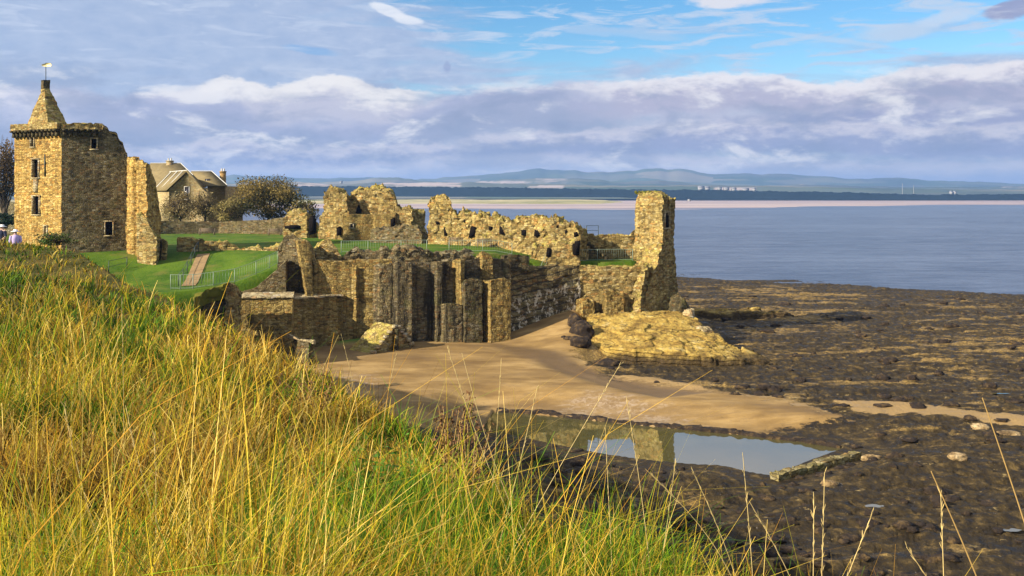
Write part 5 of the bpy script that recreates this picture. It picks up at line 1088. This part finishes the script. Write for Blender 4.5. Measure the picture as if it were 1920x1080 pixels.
# ------------------------------------------------------------------ single stalks that stand clear of the grass
M_STRAW = flat('dry_straw', (.64, .48, .19), .7, .2, var=.12, sc_=30); M_STRB = flat('brown_straw', (.42, .27, .09), .7, .2, var=.2, sc_=30)
def stalk(bp, tp, Yb, lb, bow=0.0, seed=0, m=None, r=.0032, Yt=None):
    m = m or M_STRAW; b_ = W(*bp, Yb); tip = W(*tp, Yt or Yb * .97); zb = float(bank_z(np.array([b_[0]]), np.array([b_[1]]))[0])
    d_ = tip - b_
    if b_[2] > zb + .02:                            # carry the stem on down to the ground
        ext = min(.9, (b_[2] - zb + .05) / max(.2, abs(d_[2]) / np.linalg.norm(d_))); foot = b_ - d_ / np.linalg.norm(d_) * ext * .6; foot[2] = zb - .05
    else: foot = np.array([b_[0], b_[1], zb - .05])
    e = thing('grass_stalk', foot, lb, 'grass stalk'); tt = np.linspace(0, 1, 14)[:, None]; side = np.array([d_[2], 0, -d_[0]]); side /= np.linalg.norm(side) + 1e-9
    P = foot * (1 - tt) + tip * tt + side * bow * np.sin(tt * np.pi) * np.linalg.norm(d_)
    mb = MB(); mb.tube(P, np.linspace(r, r * .45, 14), 5); mb.build('stem', m, e)
    if seed:
        mb = MB(); n = 16; f_ = rng.uniform(1 - seed, 1.0, n); idx = np.clip((f_ * 13).astype(int), 0, 12); A_ = P[idx] + (P[idx + 1] - P[idx]) * (f_ * 13 - idx)[:, None]; dr = (P[-1] - P[-3]); dr /= np.linalg.norm(dr)
        for q in A_:
            v = dr + rng.normal(size=3) * .16; v /= np.linalg.norm(v); mb.tube([q, q + v * .022, q + v * .04], [.0008, .0018, .0005], 4)
        mb.build('seed_head', m, e)
for a in (((985, 980), (838, 648), 7.0, 'long straw stalk leaning left, its tip over the curtain wall foot', -.03, .25),
          ((1010, 1010), (866, 662), 6.8, 'long straw stalk close right of the one over the curtain wall foot', -.04, 0),
          ((1000, 890), (1163, 683), 6.6, 'long straw stalk slanting right across the left end of the tide pool', -.01, .3),
          ((958, 842), (1008, 724), 6.4, 'straw stalk with a fat pale seed head in front of the pebbly sand', .02, .62),
          ((1208, 950), (1174, 742), 6.2, 'thin upright stalk crossing the middle of the tide pool', .02, .3),
          ((1244, 965), (1266, 868), 5.8, 'short stalk in front of the boundary of dark and bright pool water', .02, .3),
          ((1408, 1030), (1393, 856), 5.0, 'pale upright stalk in front of the bright end of the pool', .02, .4),
          ((1145, 960), (1135, 806), 6.0, 'tawny stalk with a feathery head at the lower pool edge', .0, .6),
          ((1856, 1085), (1746, 884), 3.6, 'thick brown stalk bowing left at the lower right corner', .08, 0, M_STRB, .0048),
          ((1960, 960), (1842, 746), 3.5, 'thick brown stalk leaning in at the right edge', .07, 0, M_STRB, .0045),
          ((1770, 1090), (1764, 925), 3.9, 'thin upright stalk near the lower right corner', .01, .2),
          ((1522, 1090), (1526, 928), 4.4, 'straw stalk below the broken pool wall, left of a twin', .01, .3),
          ((1536, 1090), (1546, 886), 4.5, 'taller straw stalk below the broken pool wall, right of its twin', .01, .4),
          ((1570, 1085), (1636, 962), 4.3, 'straw stalk slanting right below the small blue puddle', -.02, .3),
          ((1795, 1085), (1700, 1026), 3.8, 'short bent stalk at the bottom beside the thick brown stalk', .10, .3),
          ((1330, 1010), (1215, 884), 5.2, 'arching stalk bent left below the olive pool water', .22, .3),
          ((1365, 1040), (1300, 885), 5.0, 'leaning stalk below the bright pool water, left of the pale upright one', .10, .3),
          ((925, 800), (940, 672), 8.6, 'thin stalk standing before the wet sand channel', .01, .3),
          ((665, 800), (640, 628), 11.0, 'tall thin stalk before the foot of the gabled stub', .06, .2),
          ((720, 830), (742, 668), 10.0, 'tall thin stalk before the sand under the gabled stub', -.05, .2),
          ((230, 760), (228, 560), 9.5, 'tall pale stalk rising from the left part of the bank', .01, .3),
          ((240, 1080), (120, 760), 4.6, 'long golden stalk leaning left low on the bank', -.05, .2),
          ((340, 1010), (235, 760), 5.2, 'long golden stalk leaning left above the middle of the bank', -.06, .2),
          ((285, 1085), (290, 820), 4.5, 'upright golden stalk near the bottom left', .02, .3),
          ((1480, 1070), (1405, 940), 4.7, 'curved stalk with bent top right of the pale upright one', .12, .3)):
    stalk(*a)
def dock(px, py, Yd, hh, lb, cols, n=420):
    x, y = XY(px, Yd); z = float(bank_z(np.array([x]), np.array([y]))[0]); ztop = zpy(py, Yd); hh = max(.35, ztop - z); e = thing('dock_plant', (x, y, z), lb, 'plant'); mb = MB(); Q = []
    for k in range(9):
        tip = np.array([x, y, z]) + (rng.normal() * .22, rng.normal() * .2, hh * rng.uniform(.75, 1)); mb.tube([(x, y, z - .05), ((x + tip[0]) / 2, (y + tip[1]) / 2, z + hh * .55), tip], [.006, .005, .003], 5)
        f_ = rng.uniform(.45, 1, n // 9)[:, None]; Q.append(np.array([x, y, z]) * (1 - f_) + tip * f_ + rng.normal(size=(n // 9, 3)) * .035)
    mb.build('stem', M_STRB, e); mb = MB(); Q = np.concatenate(Q); leaves(mb, Q, .022, pal(len(Q), cols)); mb.build('dock_seeds', M_LEAF, e)  # leaf flakes stand for the plant's seeds
DK = [(.16, .08, .035), (.22, .11, .045), (.11, .06, .03)]
dock(840, 735, 10.2, .8, 'reddish brown dock plant gone to seed on the bank edge beside the sand', DK, 700)
dock(598, 690, 14.0, .8, 'reddish brown dock plant before the narrow broken pier', DK)
dock(880, 800, 9.0, .5, 'small brown dock plant by the left corner of the tide pool', DK)
def weed(px, py, Yd, r, lb, n=700):
    x, y = XY(px, Yd); z = float(bank_z(np.array([x]), np.array([y]))[0]); e = thing('leafy_weed', (x, y, z), lb, 'plant'); mb = MB()
    for k in range(10): mb.tube([(x, y, z - .05), (x + rng.normal() * r * .5, y + rng.normal() * r * .5, z + r * 1.2)], [.005, .003], 4)
    mb.build('stem', M_STRB, e); P = np.array([x, y, z + r * .65]) + rng.normal(size=(n, 3)) * (r * .5, r * .5, r * .32); mb = MB()
    leaves(mb, P, .03, pal(n, [(.05, .12, .015), (.08, .17, .02), (.12, .21, .03)])); mb.build('leaves', M_LEAF, e)
weed(700, 860, 8.2, .55, 'dark green leafy weed in the middle of the bank'); weed(765, 835, 9.0, .42, 'green leafy weed nearer the tide pool'); weed(560, 1010, 5.6, .4, 'dark leafy weed low in the middle of the bank')
tree('shrub', 105, 46.5, 462, 437, 62, [(.06, .10, .02), (.10, .13, .03), (.13, .12, .04)], 900, 'small green shrub on the mound at the foot of the square tower', 'shrub', .07, False)

# ------------------------------------------------------------------ visitors at the far left
M_SKIN = flat('skin', (.55, .36, .27), .6, .3); M_LIL = flat('lilac_cloth', (.45, .36, .58), .9, .1); M_HAT = flat('white_cloth', (.82, .80, .76), .9, .1); M_NAVY = flat('dark_cloth', (.03, .035, .06), .9, .1)
def person(px, Yd, py_top, rz, lb, shirt):
    x, y = XY(px, Yd); z1 = zpy(py_top, Yd); z0 = z1 - 1.72; e = thing('person', (x, y, z0), lb, 'person'); ca, sa = math.cos(rz), math.sin(rz)
    J = dict(pel=(0, 0, .92), ch=(0, 0, 1.30), nk=(0, 0, 1.46), hd=(0, -.02, 1.58), tp=(0, -.01, 1.68), sl=(-.19, 0, 1.38), el=(-.27, -.02, 1.10), hl=(-.22, -.16, .90), sr=(.19, 0, 1.38), er=(.27, -.02, 1.10), hr=(.20, -.18, .92),
             tl=(-.10, 0, .86), kl=(-.11, -.03, .48), al=(-.11, 0, .08), fl=(-.12, -.18, .03), t2=(.10, 0, .86), k2=(.11, -.03, .48), a2=(.11, 0, .08), f2=(.12, -.18, .03))
    Rr = dict(pel=.14, ch=.15, nk=.06, hd=.095, tp=.075, sl=.07, el=.045, hl=.035, sr=.07, er=.045, hr=.035, tl=.09, kl=.06, al=.04, fl=.035, t2=.09, k2=.06, a2=.04, f2=.035)
    E = [('pel', 'ch'), ('ch', 'nk'), ('nk', 'hd'), ('hd', 'tp'), ('ch', 'sl'), ('sl', 'el'), ('el', 'hl'), ('ch', 'sr'), ('sr', 'er'), ('er', 'hr'), ('pel', 'tl'), ('tl', 'kl'), ('kl', 'al'), ('al', 'fl'), ('pel', 't2'), ('t2', 'k2'), ('k2', 'a2'), ('a2', 'f2')]
    ks = list(J); me = bpy.data.meshes.new('body'); rot = lambda p: (p[0] * ca - p[1] * sa, p[0] * sa + p[1] * ca, p[2])
    me.from_pydata([rot(J[k]) for k in ks], [(ks.index(a), ks.index(b_)) for a, b_ in E], []); me.materials.append(M_SKIN)
    b_ = bpy.data.objects.new('body', me); COL.objects.link(b_); b_.parent = e
    sk = b_.modifiers.new('skin', 'SKIN'); 
    for i, k in enumerate(ks): me.skin_vertices[0].data[i].radius = (Rr[k], Rr[k]); me.skin_vertices[0].data[i].use_root = (k == 'pel')
    b_.modifiers.new('sub', 'SUBSURF').levels = 1; b_.modifiers['sub'].render_levels = 1
    o3 = np.array([x, y, z0]); rr = lambda p: o3 + np.array(rot(p))
    mb = MB(); mb.tube([rr((0, 0, .86)), rr((0, 0, 1.0)), rr((0, 0, 1.22)), rr((0, 0, 1.38)), rr((0, 0, 1.45))], [.20, .19, .21, .19, .08], 14)
    for s_ in ('l', 'r'): mb.tube([rr(J['s' + s_]), rr(J['e' + s_]), rr(np.array(J['e' + s_]) * .6 + np.array(J['h' + s_]) * .4)], [.095, .07, .06], 10)
    mb.build('shirt', shirt, e); mb = MB()
    for a in (('tl', 'kl', 'al'), ('t2', 'k2', 'a2')): mb.tube([rr((0, 0, .95))] + [rr(J[k]) for k in a], [.13, .115, .085, .07], 10)
    mb.build('trousers', M_NAVY, e); mb = MB(); mb.tube([rr((0, -.01, 1.625)), rr((0, -.01, 1.64)), rr((0, -.01, 1.645)), rr((0, -.01, 1.73)), rr((0, -.01, 1.755))], [.23, .235, .13, .115, .05], 16); mb.build('hat', M_HAT, e)
person(29, 50.5, 431, .5, 'person in a white brimmed hat and lilac top behind the grassy mound', M_LIL)
person(4, 50.5, 422, -.3, 'person in a white hat and dark top at the left edge behind the mound', M_NAVY)

# ------------------------------------------------------------------ air between here and the far shore
m, t = mat('haze_air'); v = t.n('ShaderNodeVolumePrincipled', {'Color': (.30, .54, 1.0), 'Density': HAZE, 'Anisotropy': .2}); o = t.n('ShaderNodeOutputMaterial'); t.t.links.new(v.outputs[0], o.inputs['Volume'])
m.cycles.homogeneous_volume = True
mb = MB(); mb.box((0, 4600, 99), (15000, 9600, 208)); tag(mb.build('haze', m, base=(0, 0, 0)), 'thin blue sea haze in the air', 'haze', kind='stuff')
